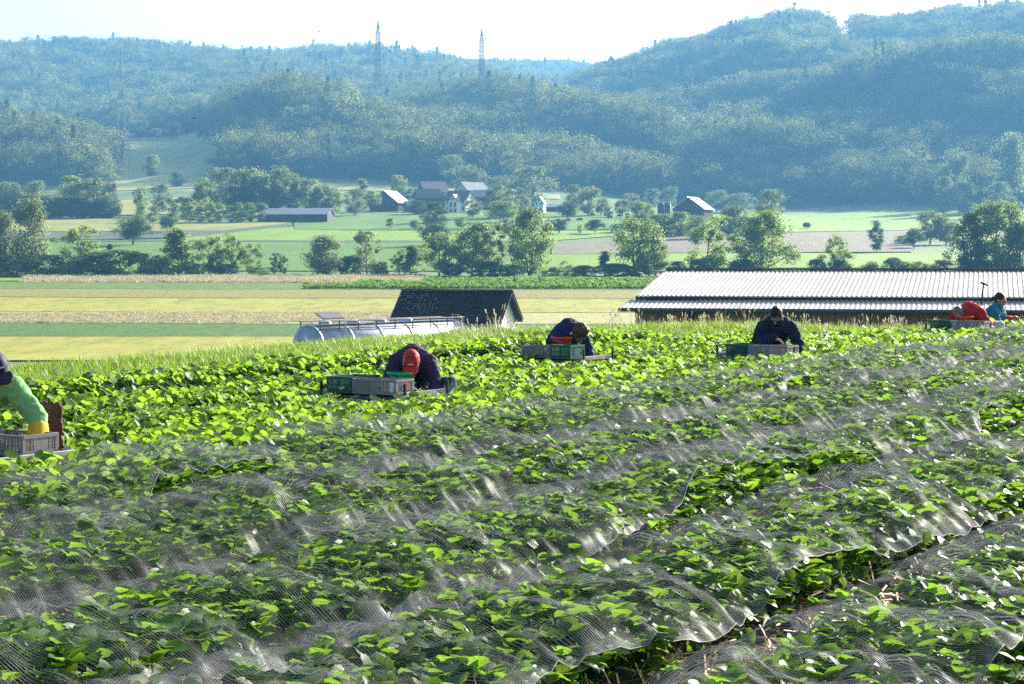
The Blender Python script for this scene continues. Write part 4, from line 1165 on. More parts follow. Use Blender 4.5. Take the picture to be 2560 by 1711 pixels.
def silos():
    d = 760.0
    for i, px in enumerate((1651, 1668)):
        x = pxd(px, d); z = tz(x, d)
        o = empty('silo', (x, d, z), 0, 'dark blue %s silo by the pale roofed barn' % ('left' if i == 0 else 'right'), 'silo', 'twin silos beside the barn')
        zt = at(px, 511, d).z - z
        MB().lathe([(1.3, -1), (1.3, zt), (1.1, zt + .25), (.05, zt + .4)], 18).build('tank', M['silo'], o, True)
        MB().bar((1.36, -.6, 0), (1.36, -.6, zt + 1), .22).build('ladder_post', M['white'], o)
        rl = MB()
        rl.tube([(1.4 * math.cos(t * .5236), 1.4 * math.sin(t * .5236), zt + .9) for t in range(13)], [.09] * 13, 4); rl.build('rail', M['white'], o)
M['silo'] = mat_noise('silo_paint', [(.02, .035, .055), (.035, .055, .08)], 1, .5)
silos()

# ------------------------------------------------------------------ power pylons
def pylon(px, top, d, H, w, label, arms=((.70, .13), (.82, .17), (.93, .10)), mat=None, th=.28):
    x = pxd(px, d); zt = at(px, top, d).z
    o = empty('power_pylon', (x, d, zt - H), .5, label, 'pylon', 'power pylons on the hills')
    b = MB(); n = 14; t_ = th
    def wid(h): return w * .5 * (1 - .55 * h) if h < .82 else w * .225 * max(.12, (1 - h) / .18)
    for sx in (-1, 1):
        for sy in (-1, 1):
            for i in range(n):
                h0, h1 = i / n, (i + 1) / n
                b.bar((sx * wid(h0), sy * wid(h0), h0 * H), (sx * wid(h1), sy * wid(h1), h1 * H), t_)
    b.build('mast_leg', mat, o)
    b = MB()
    for i in range(n):
        h0, h1 = i / n, (i + 1) / n; a, c = wid(h0), wid(h1)
        for (p, q) in (((-1, -1), (1, -1)), ((1, -1), (1, 1)), ((1, 1), (-1, 1)), ((-1, 1), (-1, -1))):
            b.bar((p[0] * a, p[1] * a, h0 * H), (q[0] * c, q[1] * c, h1 * H), t_ * .7)
            b.bar((q[0] * a, q[1] * a, h0 * H), (p[0] * c, p[1] * c, h1 * H), t_ * .7)
            b.bar((p[0] * c, p[1] * c, h1 * H), (q[0] * c, q[1] * c, h1 * H), t_ * .7)
    b.build('lattice', mat, o)
    for h, l in arms:
        b = MB(); a = wid(h)
        for s in (-1, 1):
            b.bar((s * a, -a, h * H), (s * l * H, 0, h * H), t_ * .8); b.bar((s * a, a, h * H), (s * l * H, 0, h * H), t_ * .8); b.bar((s * a, 0, h * H + 1.6), (s * l * H, 0, h * H), t_ * .8)
        b.build('crossarm', mat, o)
M['pylon_dark'] = mat_noise('pylon_dark', [(.02, .022, .025), (.04, .04, .045)], 2, .6)
M['pylon_pale'] = mat_noise('pylon_pale', [(.20, .22, .23), (.28, .30, .31)], 2, .6)
pylon(947, 50, 1650, 60, 5.0, 'lattice pylon rising above the left part of the far ridge', mat=M['pylon_dark'], arms=((.80, .045), (.88, .05)))
pylon(1205, 72, 1640, 54, 5.0, 'lattice pylon standing against the sky nearer the gap', mat=M['pylon_dark'], arms=((.80, .045), (.88, .05)))
pylon(307, 124, 1000, 66, 4.2, 'pale lattice pylon in front of the wooded slope at left', mat=M['pylon_pale'], arms=((.97, .10),), th=.08)

# ------------------------------------------------------------------ trees
T = tree
ORD = ['first', 'second', 'third', 'fourth', 'fifth', 'sixth', 'seventh', 'eighth', 'ninth', 'tenth', 'eleventh', 'twelfth', 'thirteenth', 'fourteenth', 'fifteenth', 'sixteenth']
def ordinal(px, allpx): return ORD[sorted(allpx).index(px)]
def S(px, top, w, style, lm, label, base=690, **k): T(px, top, w, style, lm, label, base, **k)
S(2, 532, 72, 'willow', 'willow', 'grey green willow cut by the left edge of the picture')
S(74, 503, 92, 'willow', 'willow', 'tall grey green willow towering at the left by the stream')
S(197, 562, 100, 'sparse', 'mid', 'open crowned tree right of the small pale hut')
S(275, 610, 24, 'conifer', 'dark', 'tiny dark pointed conifer above the bushes', 655)
S(445, 562, 76, 'conifer', 'mid', 'pointed dark tree standing alone above the stream bushes')
S(523, 588, 88, 'sparse', 'mid', 'open tree left in the clump of three')
S(578, 586, 70, 'sparse', 'mid', 'middle tree in the clump of three')
S(630, 610, 56, 'sparse', 'mid', 'right hand smaller tree in the clump of three')
S(688, 634, 30, 'sparse', 'dark', 'small dark shrub like tree, left of a pair')
S(708, 640, 28, 'sparse', 'dark', 'small dark shrub like tree, right of a pair')
S(815, 592, 92, 'willow', 'willow', 'rounded silvery willow in the stream line')
S(918, 579, 72, 'sparse', 'light', 'light green feathery tree right of the silvery willow')
S(1000, 622, 48, 'sparse', 'mid', 'low tree leaning against the narrow tree beside the light green trees')
S(1030, 606, 42, 'conifer', 'mid', 'narrow dark tree in the middle of the stream line')
S(1098, 585, 86, 'broad', 'mid', 'leafy tree at the left of the tall central clump')
S(1180, 560, 96, 'broad', 'mid', 'large leafy tree in the central clump')
S(1228, 556, 66, 'sparse', 'light', 'lighter open tree between the two largest central trees')
S(1325, 526, 112, 'dense', 'mid', 'tallest broad tree in the centre of the stream line')
S(1413, 650, 30, 'sparse', 'mid', 'thin sapling right of the tallest central tree')
S(1511, 630, 34, 'conifer', 'dark', 'small dark cone shaped tree above the hedge')
S(1592, 552, 118, 'broad', 'mid', 'big leafy tree left of the barn roof end')
S(1640, 600, 56, 'broad', 'mid', 'smaller tree beside the big leafy tree near the barn')
S(1776, 544, 116, 'sparse', 'mid', 'wide open tree showing its branches above the barn roof')
S(1905, 533, 136, 'dense', 'mid', 'very large dense round tree above the barn roof')
S(2095, 586, 72, 'sparse', 'mid', 'brownish open tree standing alone over the barn roof')
S(2190, 554, 34, 'slender', 'dark', 'slender dark tree standing in the field at right', 634)
S(2420, 540, 92, 'broad', 'dark', 'dark tree at the left side of the big right hand group', 692)
S(2490, 508, 120, 'dense', 'mid', 'tallest tree of the big right hand group', 692)
S(2553, 560, 96, 'dense', 'dark', 'dark tree cut by the right edge of the picture', 692)
S(2285, 572, 46, 'round', 'dark', 'small dark round tree before the right hand thicket', 622)
for px, top, w, lb in ((2325, 530, 60, 'grey green tree at the top of the right hand thicket'), (2365, 545, 58, 'grey green tree at the right of the right hand thicket'), (2258, 590, 44, 'low grey tree at the left of the right hand thicket')):
    S(px, top, w, 'broad', 'willow', lb, 612)
S(332, 547, 76, 'round', 'dark', 'dark round crowned tree alone in the green field', 614)
S(418, 545, 36, 'round', 'dark', 'small round tree right of the dark round field tree', 583)
S(1085, 556, 74, 'round', 'dark', 'dark round tree behind the central clump', 616)
BUSH = [(28, 640, 90, 'willow'), (125, 640, 100, 'mid'), (178, 650, 80, 'light'), (238, 632, 96, 'dark'), (300, 628, 124, 'mid'), (352, 636, 84, 'willow'), (402, 640, 76, 'light'), (480, 660, 70, 'mid'),
        (560, 662, 80, 'dark'), (650, 668, 60, 'mid'), (876, 640, 56, 'dark'), (950, 655, 44, 'mid'), (1135, 660, 66, 'dark'), (1218, 654, 64, 'dark'), (1270, 662, 60, 'mid'), (1385, 668, 60, 'mid'), (1458, 664, 70, 'dark'),
        (1545, 660, 80, 'dark'), (1600, 662, 70, 'dark'), (1690, 655, 46, 'mid'), (1745, 650, 60, 'dark'), (1850, 650, 70, 'dark'), (2045, 648, 44, 'dark'), (2095, 650, 56, 'dark'), (2180, 655, 60, 'mid'), (2235, 645, 56, 'dark'), (2290, 655, 80, 'mid'), (2350, 652, 80, 'willow'), (2440, 650, 90, 'dark'), (2520, 650, 90, 'dark')]
for i, (px, top, w, lm) in enumerate(BUSH):
    S(px, top, w, 'bush', lm, '%s low %s bush from the left in the hedge along the stream' % (ordinal(px, [q[0] for q in BUSH if q[3] == lm]), {'dark': 'dark green', 'mid': 'fresh green', 'light': 'yellowish', 'willow': 'greyish'}[lm]), 692, name='hedge_bush', group='bushes along the stream')

# hedge and wood at the left behind the fields
HL = '%s leafy tree from the left in the wooded hedge behind the left fields'
HEDGE = ((-40, 460, 90, 'willow'), (22, 458, 80, 'willow'), (90, 455, 60, 'willow'), (125, 492, 56, 'mid'), (180, 444, 66, 'mid'), (232, 449, 66, 'light'), (278, 462, 52, 'willow'), (60, 492, 80, 'dark'), (205, 496, 90, 'dark'), (150, 500, 60, 'dark'), (250, 505, 70, 'dark'))
for px, top, w, lm in HEDGE:
    T(px, top, w, 'dense', lm, HL % ordinal(px, [q[0] for q in HEDGE]), 546, group='trees of the left hedge')
RL = '%s small conical tree from the left in the row left of the field barn'
ROWT = (352, 385, 434, 474, 501, 526, 548, 577, 600, 626, 652)
for px in ROWT:
    T(px, 508 + (px * 7) % 14, 32, 'slender', 'mid', RL % ordinal(px, ROWT), 557, group='row of small trees in the fields')
WL = '%s leafy tree from the left in the wood behind the field barn'
WOOD = ((352, 468, 34, 'mid'), (400, 464, 52, 'willow'), (460, 494, 54, 'dark'), (514, 447, 62, 'mid'), (560, 424, 66, 'willow'), (597, 430, 56, 'mid'), (632, 414, 56, 'light'), (655, 440, 66, 'mid'), (700, 420, 60, 'willow'), (735, 436, 56, 'mid'), (775, 452, 60, 'light'), (805, 462, 50, 'willow'), (832, 470, 50, 'mid'), (612, 470, 60, 'dark'), (680, 476, 60, 'dark'))
for px, top, w, lm in WOOD:
    T(px, top, w, 'broad', lm, WL % ordinal(px, [q[0] for q in WOOD]), 538, group='trees of the wood behind the field barn')
# village trees
V_ = [(907, 450, 30, 'slender', 'willow', 530, 'tall thin tree left of the dark timber barn'), (888, 476, 58, 'broad', 'willow', 540, 'rounded tree left of the thin village tree'), (930, 478, 40, 'broad', 'mid', 530, 'tree close behind the dark timber barn at its left'),
      (997, 441, 38, 'round', 'light', 506, 'round pale tree behind the dark timber barn'), (1008, 468, 60, 'broad', 'mid', 512, 'spreading tree between the dark barn and the skylight house'), (1044, 500, 44, 'dense', 'dark', 538, 'dark tree right of the dark timber barn'),
      (1086, 506, 64, 'dense', 'dark', 560, 'dark broad tree below the skylight house'), (1118, 478, 40, 'broad', 'light', 520, 'light tree behind the white house roof'), (1182, 500, 40, 'broad', 'willow', 545, 'tree before the right gable of the white house'),
      (1248, 466, 78, 'dense', 'light', 548, 'big light green tree right of the white house'), (1255, 505, 70, 'round', 'mid', 558, 'round tree below the big light village tree'), (1302, 488, 50, 'broad', 'willow', 542, 'greyish tree left of the narrow cottage'),
      (1180, 413, 62, 'broad', 'willow', 490, 'pale tree above the village roofs'), (1130, 390, 56, 'round', 'willow', 470, 'pale rounded tree on the slope above the village'), (1325, 420, 104, 'dense', 'willow', 505, 'huge round pale tree behind the narrow cottage'), (1270, 440, 70, 'broad', 'willow', 500, 'pale tree left of the huge round tree'),
      (1420, 506, 50, 'round', 'dark', 553, 'dark round fruit tree right of the narrow cottage'), (1396, 549, 42, 'round', 'dark', 586, 'round fruit tree low in the orchard beside the tallest stream tree'), (1488, 550, 44, 'round', 'dark', 586, 'dark round fruit tree alone low in the orchard'), (1450, 560, 16, 'sparse', 'mid', 585, 'young sapling between two round fruit trees'),
      (1270, 549, 38, 'round', 'willow', 584, 'grey round fruit tree left of the tallest stream tree'), (1153, 544, 30, 'round', 'mid', 574, 'small fruit tree below the white house'), (977, 546, 22, 'round', 'mid', 573, 'small fruit tree below the dark timber barn'), (1037, 551, 22, 'round', 'willow', 574, 'small pale fruit tree near the village meadow'),
      (1470, 468, 56, 'broad', 'willow', 542, 'tall pale orchard tree with long trunk'), (1432, 464, 44, 'broad', 'willow', 530, 'pale tree behind the dark round fruit tree'), (1503, 498, 44, 'round', 'willow', 540, 'orchard tree right of the tall pale one'), (1518, 515, 22, 'sparse', 'willow', 545, 'little orchard tree among the cows'),
      (1556, 500, 36, 'round', 'willow', 545, 'orchard tree above the cows'), (1578, 484, 36, 'broad', 'willow', 532, 'pale tree at the top right of the orchard'), (1545, 560, 44, 'round', 'mid', 584, 'low tree beside the white parked vehicle'),
      (1605, 508, 62, 'dense', 'mid', 572, 'tree left of the twin silos'), (1650, 536, 78, 'dense', 'mid', 592, 'round bushy tree below the twin silos'), (1700, 532, 64, 'dense', 'mid', 592, 'broad tree below the left end of the pale roofed barn'), (1742, 540, 56, 'dense', 'willow', 600, 'tree below the pale roofed barn'),
      (1832, 516, 72, 'dense', 'light', 588, 'bright topped tree right of the pale roofed barn'), (1872, 545, 60, 'dense', 'dark', 592, 'dark tree beside the very large round tree'), (1928, 478, 64, 'broad', 'willow', 572, 'grey tree at the edge of the sunlit meadow'), (1792, 476, 48, 'broad', 'willow', 532, 'grey tree right behind the pale roofed barn'),
      (1846, 484, 76, 'broad', 'willow', 534, 'grey tree clump on the slope right of the pale roofed barn'), (1630, 474, 40, 'broad', 'willow', 524, 'grey tree left behind the silos'), (1676, 468, 34, 'broad', 'willow', 520, 'grey tree right behind the silos'),
      (2017, 557, 18, 'round', 'dark', 575, 'tiny round tree on the sunlit meadow'), (2360, 446, 44, 'slender', 'willow', 527, 'left poplar of the pale pair above the meadow'), (2414, 458, 46, 'slender', 'willow', 530, 'right poplar of the pale pair above the meadow'),
      (2384, 376, 66, 'broad', 'willow', 470, 'pale tree on the slope behind the two poplars'), (2492, 458, 66, 'broad', 'willow', 528, 'grey tree at the foot of the right hill'), (2520, 340, 90, 'round', 'willow', 440, 'big pale round tree on the right hill'),
      (1490, 368, 44, 'round', 'willow', 425, 'single pale crown in the shade of the right hill'), (345, 302, 50, 'round', 'willow', 350, 'round tree at the top left of the hill clearing'), (432, 306, 38, 'round', 'willow', 349, 'small round tree at the top of the hill clearing'), (392, 322, 30, 'round', 'willow', 350, 'low bush like tree at the top of the hill clearing'), (512, 296, 56, 'broad', 'willow', 350, 'spreading tree at the top right of the hill clearing'),
      (380, 388, 40, 'dense', 'mid', 440, 'tree in the lower part of the hill clearing'), (262, 420, 50, 'broad', 'willow', 480, 'grey tree at the foot of the hill clearing'), (445, 432, 34, 'dense', 'dark', 468, 'dark tree below the hill clearing')]
FARD = {2360: 985, 2414: 990, 2384: 1045, 2492: 960, 2520: 1050}
for px, top, w, st, lm, base, lb in V_:
    T(px, top, w, st, lm, lb, base, d=FARD.get(px))

# ------------------------------------------------------------------ cows, the white vehicle, birds
M['cow'] = mat_noise('cow_hide', [(.02, .018, .016), (.03, .025, .022), (.7, .68, .64)], 1.1, .8, lo=.5, hi=.62)
def cow_mesh():
    b = MB()
    b.tube([(-.85, 0, 1.15), (-.6, 0, 1.1), (0, 0, 1.02), (.5, 0, 1.05), (.75, 0, 1.15)], [.12, .34, .40, .36, .2], 10)
    b.tube([(.65, 0, 1.15), (.95, 0, 1.05), (1.12, 0, .8)], [.24, .19, .14], 8)
    b.tube([(1.02, 0, .86), (1.2, 0, .68), (1.33, 0, .5)], [.14, .13, .09], 8)
    for s in (-1, 1):
        b.tube([(1.05, s * .1, .9), (1.02, s * .26, .92)], [.05, .03], 5)
        b.tube([(.5, s * .2, .9), (.52, s * .2, .5), (.5, s * .2, .45), (.5, s * .2, 0)], [.15, .075, .07, .065], 6)
        b.tube([(-.62, s * .2, .95), (-.55, s * .2, .62), (-.74, s * .2, .45), (-.68, s * .2, 0)], [.19, .11, .075, .065], 6)
    b.tube([(-.9, 0, 1.2), (-1.0, 0, .9), (-.98, 0, .5)], [.04, .025, .04], 5)
    return b.mesh('cow', M['cow'], True)
CW = cow_mesh()
COWL = ['cow below the tall pale orchard tree', 'dark cow lying lowest in the herd', 'dark cow in the middle of the herd', 'cow grazing at the top of the herd', 'cow at the right of the herd near the little tree', 'dark cow at the far right of the herd', 'cow standing alone left of the herd above the sapling', 'cow behind the round fruit trees at left']
for i, (px, py, rz) in enumerate(((1480, 544, .4), (1525, 551, 2.6), (1548, 548, .2), (1527, 541, 3.3), (1568, 545, .6), (1570, 553, 2.9), (1450, 558, 3.0), (1418, 560, .1))):
    x, y = hit(px, py, 300)
    o = obj('cow', CW, None, (x, y, tz(x, y) + .28), (0, 0, rz)); o.scale = (1.1, 1.1, 1.1)
    tag(o, COWL[i], 'cow', 'cows grazing in the orchard')
def van():
    x, y = hit(1541, 582, 300)
    o = empty('parked_van', (x, y, tz(x, y) + .3), .15, 'small white vehicle parked at the orchard edge', 'van')
    b = MB(); b.prism([(-2.2, .45), (2.2, .45), (2.25, 1.1), (1.5, 1.25), (.9, 2.0), (-2.1, 2.1), (-2.25, 1.9)], -.9, .9); b.build('body', M['white'], o)
    MB().add([(1.47, -.92, 1.28), (.95, -.92, 1.9), (-.1, -.92, 1.92), (-.1, -.92, 1.28)], [(0, 1, 2, 3)]).build('side_window', M['glass'], o)
    for px_ in (-1.4, 1.4):
        for s in (-1, 1):
            MB().lathe([(.02, -.12), (.36, -.12), (.36, .12), (.02, .12)], 14, Matrix.Translation((px_, s * .85, .36)) @ Matrix.Rotation(math.pi / 2, 4, 'X')).build('wheel', M['black'], o)
van()
def bird(px, py, d, lb):
    b = MB()
    b.tube([(0, -.3, 0), (0, -.05, .02), (0, .2, 0), (0, .42, -.01)], [.02, .09, .07, .02], 6)
    for s in (-1, 1):
        b.add([(0, .12, .03), (0, -.1, .03), (s * .5, -.02, .16), (s * .45, .16, .17), (s * 1.0, -.12, .05)], [(0, 1, 2, 3), (3, 2, 4)])
    p = at(px, py, d)
    o = b.build('bird', M['black'], None, loc=p, rot=(0, 0, 1.1)); o.scale = (1.3,) * 3
    tag(o, lb, 'bird', 'birds in the sky')
bird(798, 79, 600, 'dark speck of a bird left of the pylons'); bird(1097, 58, 620, 'dark speck of a bird between the two skyline pylons'); bird(1381, 77, 640, 'dark speck of a bird right of the pylons'); bird(486, 297, 400, 'dark bird flying before the wooded slope')

# ------------------------------------------------------------------ people
def capsule(mb, p0, r0, p1, r1, n=12):
    p0 = Vector(p0); p1 = Vector(p1); d = p1 - p0; L = max(d.length, 1e-4); d = d / L
    pts, rs = [], []
    for a in (-85, -60, -35, -12): pts.append(p0 + d * (math.sin(math.radians(a)) * r0)); rs.append(r0 * math.cos(math.radians(a)))
    for t in (.25, .5, .75): pts.append(p0 + d * L * t); rs.append(r0 + (r1 - r0) * t)
    for a in (12, 35, 60, 85): pts.append(p1 + d * (math.sin(math.radians(a)) * r1)); rs.append(r1 * math.cos(math.radians(a)))
    mb.tube(pts, rs, n)
def ellipsoid(mb, c, r, R=None, n=14):
    prof = [(math.cos(math.radians(a)), math.sin(math.radians(a))) for a in range(-85, 86, 17)]
    Mx = Matrix.Translation(c) @ (R.to_4x4() if R is not None else Matrix.Identity(4)) @ Matrix.Diagonal((r[0], r[1], r[2], 1))
    mb.lathe(prof, n, Mx, True)
def remesh(mb, name, mat, voxel, smooth, parent, wrinkle=0.0, seed=0, wscale=14):
    me = bpy.data.meshes.new(name + '_raw'); me.from_pydata(mb.v, [], mb.f); me.update()
    bm = bmesh.new(); bm.from_mesh(me); bmesh.ops.recalc_face_normals(bm, faces=bm.faces); bm.to_mesh(me); bm.free()
    t = bpy.data.objects.new('tmp', me); COL.objects.link(t)
    m = t.modifiers.new('r', 'REMESH'); m.mode = 'VOXEL'; m.voxel_size = voxel
    s = t.modifiers.new('s', 'SMOOTH'); s.factor = .5; s.iterations = smooth
    dg = bpy.context.evaluated_depsgraph_get()
    out = bpy.data.meshes.new_from_object(t.evaluated_get(dg)); out.name = name
    bpy.data.objects.remove(t); bpy.data.meshes.remove(me)
    if wrinkle:
        n = len(out.vertices); co = np.empty(n * 3, np.float32); out.vertices.foreach_get('co', co); no = np.empty(n * 3, np.float32)
        out.vertices.foreach_get('normal', no); co = co.reshape(-1, 3); no = no.reshape(-1, 3)
        w = np.array([mnoise.noise(Vector((float(p[0]) * wscale, float(p[1]) * wscale * .6 + seed, float(p[2]) * wscale * 1.4))) for p in co])
        w2 = 1 - 2 * np.abs(w)
        co = co + no * (w2 * wrinkle)[:, None].astype(np.float32)
        out.vertices.foreach_set('co', co.ravel()); out.update()
    out.materials.clear(); out.materials.append(mat)
    out.polygons.foreach_set('use_smooth', np.ones(len(out.polygons), dtype=bool))
    return obj(name, out, parent)
def cloth(name, c, rough=.85):
    return mat_noise(name, [tuple(x * .8 for x in c), tuple(min(1, x * 1.15) for x in c)], 9, rough, .25, 60, spec=.2, bdist=.004)
M['skin'] = mat_noise('skin', [(.42, .24, .17), (.52, .31, .23)], 12, .55, spec=.4)
M['hair_dark'] = mat_noise('hair_dark', [(.012, .009, .007), (.035, .026, .02)], 40, .5, .4, 90)
M['hair_brown'] = mat_noise('hair_brown', [(.05, .022, .01), (.14, .065, .03)], 40, .5, .6, 60)
M['hair_grey'] = mat_noise('hair_grey', [(.10, .09, .085), (.26, .25, .24)], 40, .5, .4, 90)

def frame_from(up, face):
    """columns: right, face-back (y away from face), up"""
    u = Vector(up).normalized(); f = Vector(face); f = (f - u * f.dot(u)).normalized()
    r = f.cross(u).normalized()
    R = Matrix((r, -f, u)).transposed()
    return R
def hand(mb, wrist, direction, palm_n, side, curl=.5, s=1.0):
    """palm, four unequal bent fingers and a thumb leaving the side of the palm"""
    d = Vector(direction).normalized(); n = Vector(palm_n); n = (n - d * n.dot(d)).normalized(); a = d.cross(n).normalized() * side
    w = Vector(wrist)
    for k in range(4):
        o = a * (.03 - .02 * k) * s
        capsule(mb, w + o * .5, .017 * s, w + d * .09 * s + o, .0125 * s, 8)
        L = (.075, .085, .078, .06)[k] * s; p = w + d * .09 * s + o; dd = d
        for j in range(3):
            dd = (dd + n * curl * .6).normalized(); q = p + dd * L * (.45, .32, .23)[j]
            capsule(mb, p, (.0092 - .001 * j) * s, q, (.0085 - .001 * j) * s, 6); p = q
    p = w + d * .03 * s + a * .033 * s; q = p + (d * .6 + a * .7 + n * .3).normalized() * .045 * s; r = q + (d * .9 + n * .5 + a * .1).normalized() * .035 * s
    capsule(mb, p, .013 * s, q, .0105 * s, 6); capsule(mb, q, .0105 * s, r, .009 * s, 6)

def person(label, px, d, rz, J, jacket, trousers, hair, style='short', cap=None, scale=1.0, gloves=None, zoff=0.0, voxel=.011, shirt_extra=None):
    x = pxd(px, d); z = gz0(x, d) + zoff
    body = MB()
    V3 = Vector
    H = V3(J['head']); R = frame_from(J['up'], J['face'])
    ellipsoid(body, H, (.074, .094, .115), R)
    ellipsoid(body, H + R @ V3((0, -.03, -.06)), (.055, .06, .065), R)                     # jaw
    capsule(body, H + R @ V3((0, -.092, -.005)), .012, H + R @ V3((0, -.112, -.035)), .017, 8)  # nose
    for s in (-1, 1):
        ellipsoid(body, H + R @ V3((s * .076, .01, -.02)), (.013, .026, .035), R, 8)            # ear
        ellipsoid(body, H + R @ V3((s * .032, -.083, .022)), (.02, .014, .009), R, 8)           # brow
    ellipsoid(body, H + R @ V3((0, -.09, -.068)), (.026, .012, .008), R, 8)                     # lips
    capsule(body, J['neck'], .058, H + R @ V3((0, .015, -.06)), .052)
    P, Cc = V3(J['pelvis']), V3(J['chest'])
    side = (V3(J['rs']) - V3(J['ls'])).normalized()
    for s in (-1, 1): capsule(body, P + side * s * .07, .105, Cc + side * s * .08, .105)
    capsule(body, Cc, .1, J['neck'], .06)
    for a in 'lr':
        S_, E_, W_ = V3(J[a + 's']), V3(J[a + 'e']), V3(J[a + 'w'])
        capsule(body, S_, .052, E_, .04); capsule(body, E_, .04, W_, .028)
        hd = J.get(a + 'hd', (W_ - E_)); hand(body, W_, hd, J.get(a + 'hn', (0, .3, -1)), 1 if a == 'l' else -1, J.get('curl', .5))
        Hp, K_, A_, T_ = V3(J[a + 'h']), V3(J[a + 'k']), V3(J[a + 'a']), V3(J[a + 't'])
        capsule(body, Hp, .085, K_, .058); capsule(body, K_, .055, A_, .038); capsule(body, A_, .04, T_, .03)
    o = remesh(body, 'person', M['skin'], .009, 3, None)
    o.location = (x, d, z); o.rotation_euler = (0, 0, rz); o.scale = (scale,) * 3
    tag(o, label, 'person', 'field workers picking in the crop')
    for s in (-1, 1):
        e = MB(); ellipsoid(e, H + R @ V3((s * .033, -.082, .002)), (.012, .010, .010), R, 8); e.build('eye', M['black'], o, True)
    # jacket
    jk = MB()
    for s in (-1, 1):
        capsule(jk, P + side * s * .085, .135, Cc + side * s * .09, .135)
    back = V3(J.get('back', (0, .03, .05)))
    capsule(jk, (P + Cc) / 2 + back, .15, Cc + back * .8, .15)
    capsule(jk, V3(J['ls']), .078, V3(J['rs']), .078)
    capsule(jk, Cc, .13, V3(J['neck']) * .8 + Cc * .2, .10)
    for a in 'lr':
        S_, E_, W_ = V3(J[a + 's']), V3(J[a + 'e']), V3(J[a + 'w'])
        capsule(jk, S_, .088, E_, .070); capsule(jk, E_, .070, W_, .05)
    jo = remesh(jk, 'jacket', cloth('jacket_cloth', jacket), voxel, 5, o, .011, px * .01)
    if shirt_extra: shirt_extra(jo, J, R, H)
    tr = MB()
    for a in 'lr':
        Hp, K_, A_ = V3(J[a + 'h']), V3(J[a + 'k']), V3(J[a + 'a'])
        capsule(tr, Hp, .115, K_, .08); capsule(tr, K_, .078, A_, .06)
    capsule(tr, J['lh'], .12, J['rh'], .12)
    remesh(tr, 'trousers', cloth('trouser_cloth', trousers), .014, 4, o, .006, px * .02)
    for a in 'lr':
        b = MB(); A_, T_ = V3(J[a + 'a']), V3(J[a + 't'])
        capsule(b, A_, .055, (A_ + T_) / 2, .05); capsule(b, (A_ + T_) / 2, .05, T_, .04); remesh(b, 'boot', M['black'], .014, 3, o)
    if gloves is not None:
        for a in 'lr':
            g = MB(); W_ = V3(J[a + 'w']); E_ = V3(J[a + 'e'])
            capsule(g, E_ + (W_ - E_) * .35, .078, W_, .06)
            hand(g, W_, J.get(a + 'hd', (W_ - E_)), J.get(a + 'hn', (0, .3, -1)), 1 if a == 'l' else -1, .4, 1.35)
            remesh(g, 'glove', cloth('glove', gloves), .010, 3, o, .004, 3)
    hb = MB()
    if style == 'short':
        ellipsoid(hb, H + R @ V3((0, .016, .022)), (.081, .095, .104), R)
    elif style == 'curly':
        rg = random.Random(3)
        ellipsoid(hb, H + R @ V3((0, .02, .02)), (.09, .105, .112), R)
        for i in range(60):
            v = V3((rg.gauss(0, 1), rg.gauss(.5, 1), rg.gauss(.35, 1))).normalized()
            if v.y < -.55: continue
            ellipsoid(hb, H + R @ V3((v.x * .10, v.y * .115 + .02, v.z * .125)), (.03, .03, .034), None, 7)
    elif style == 'tied':
        ellipsoid(hb, H + R @ V3((0, .016, .022)), (.083, .1, .105), R); ellipsoid(hb, H + R @ V3((0, .12, .0)), (.035, .05, .04), R)
    remesh(hb, 'hair', hair, .011, 2, o, .007, 2, 40)
    if cap is not None:
        cm = cloth('cap_cloth', cap, .7)
        cb = MB()
        ellipsoid(cb, H + R @ V3((0, .012, .035)), (.098, .115, .115), R)
        # bill
        pr = [(-.085, -.085), (-.075, -.15), (-.04, -.195), (0, -.205), (.04, -.195), (.075, -.15), (.085, -.085)]
        vv = [H + R @ V3((a, b, .035 - 1.2 * a * a - .25 * (-.085 - b))) for a, b in pr] + [H + R @ V3((a, b, .022 - 1.2 * a * a - .25 * (-.085 - b))) for a, b in pr]
        n = len(pr); cb.add(vv, [tuple(range(n)), tuple(range(2 * n - 1, n - 1, -1))] + [(i, i + n, (i + 1) % n + n, (i + 1) % n) for i in range(n)])
        co = remesh(cb, 'cap', cm, .008, 2, o, .002, 5)
        tm = MB()
        for s in (-1, 1):
            tm.tube([H + R @ V3((s * .05 * math.cos(t) + s * .035, -.108 * math.cos(t) + .012, .04 + .118 * math.sin(t))) for t in (0.05, .4, .8, 1.2)], [.003] * 4, 5)
        tm.build('piping', M['white'], co)
        MB().box(H + R @ V3((0, -.108, .085)), (.06, .006, .008), R).build('emblem', M['white'], co)
    return o

def pose(**k):
    J = dict(pelvis=(0, .46, .44), chest=(0, .08, .52), neck=(0, -.08, .54), head=(0, -.17, .50), up=(0, -.8, .35), face=(0, -.3, -1),
             ls=(-.18, .03, .53), rs=(.18, .03, .53), le=(-.26, -.08, .30), re=(.26, -.06, .30), lw=(-.17, -.26, .16), rw=(.22, -.2, .10),
             lh=(-.1, .5, .40), rh=(.1, .5, .40), lk=(-.14, .22, .20), rk=(.14, .22, .20), la=(-.13, .62, .18), ra=(.13, .62, .18), lt=(-.13, .74, .16), rt=(.13, .74, .16))
    J.update(k); return J

def strap(jo, J, R, H):
    # pale zip placket running down the front of the green jacket
    pass
def bracer(jo, J, R, H):
    b = MB(); pts = []
    for t in np.linspace(-.2, 3.3, 12): pts.append(H + R @ Vector((.115 * math.cos(t), .03 + .02 * math.sin(t), -.045 - .085 * math.sin(t))))
    b.tube(pts, [.017] * len(pts), 7); b.build('collar', M['white'], jo, True)

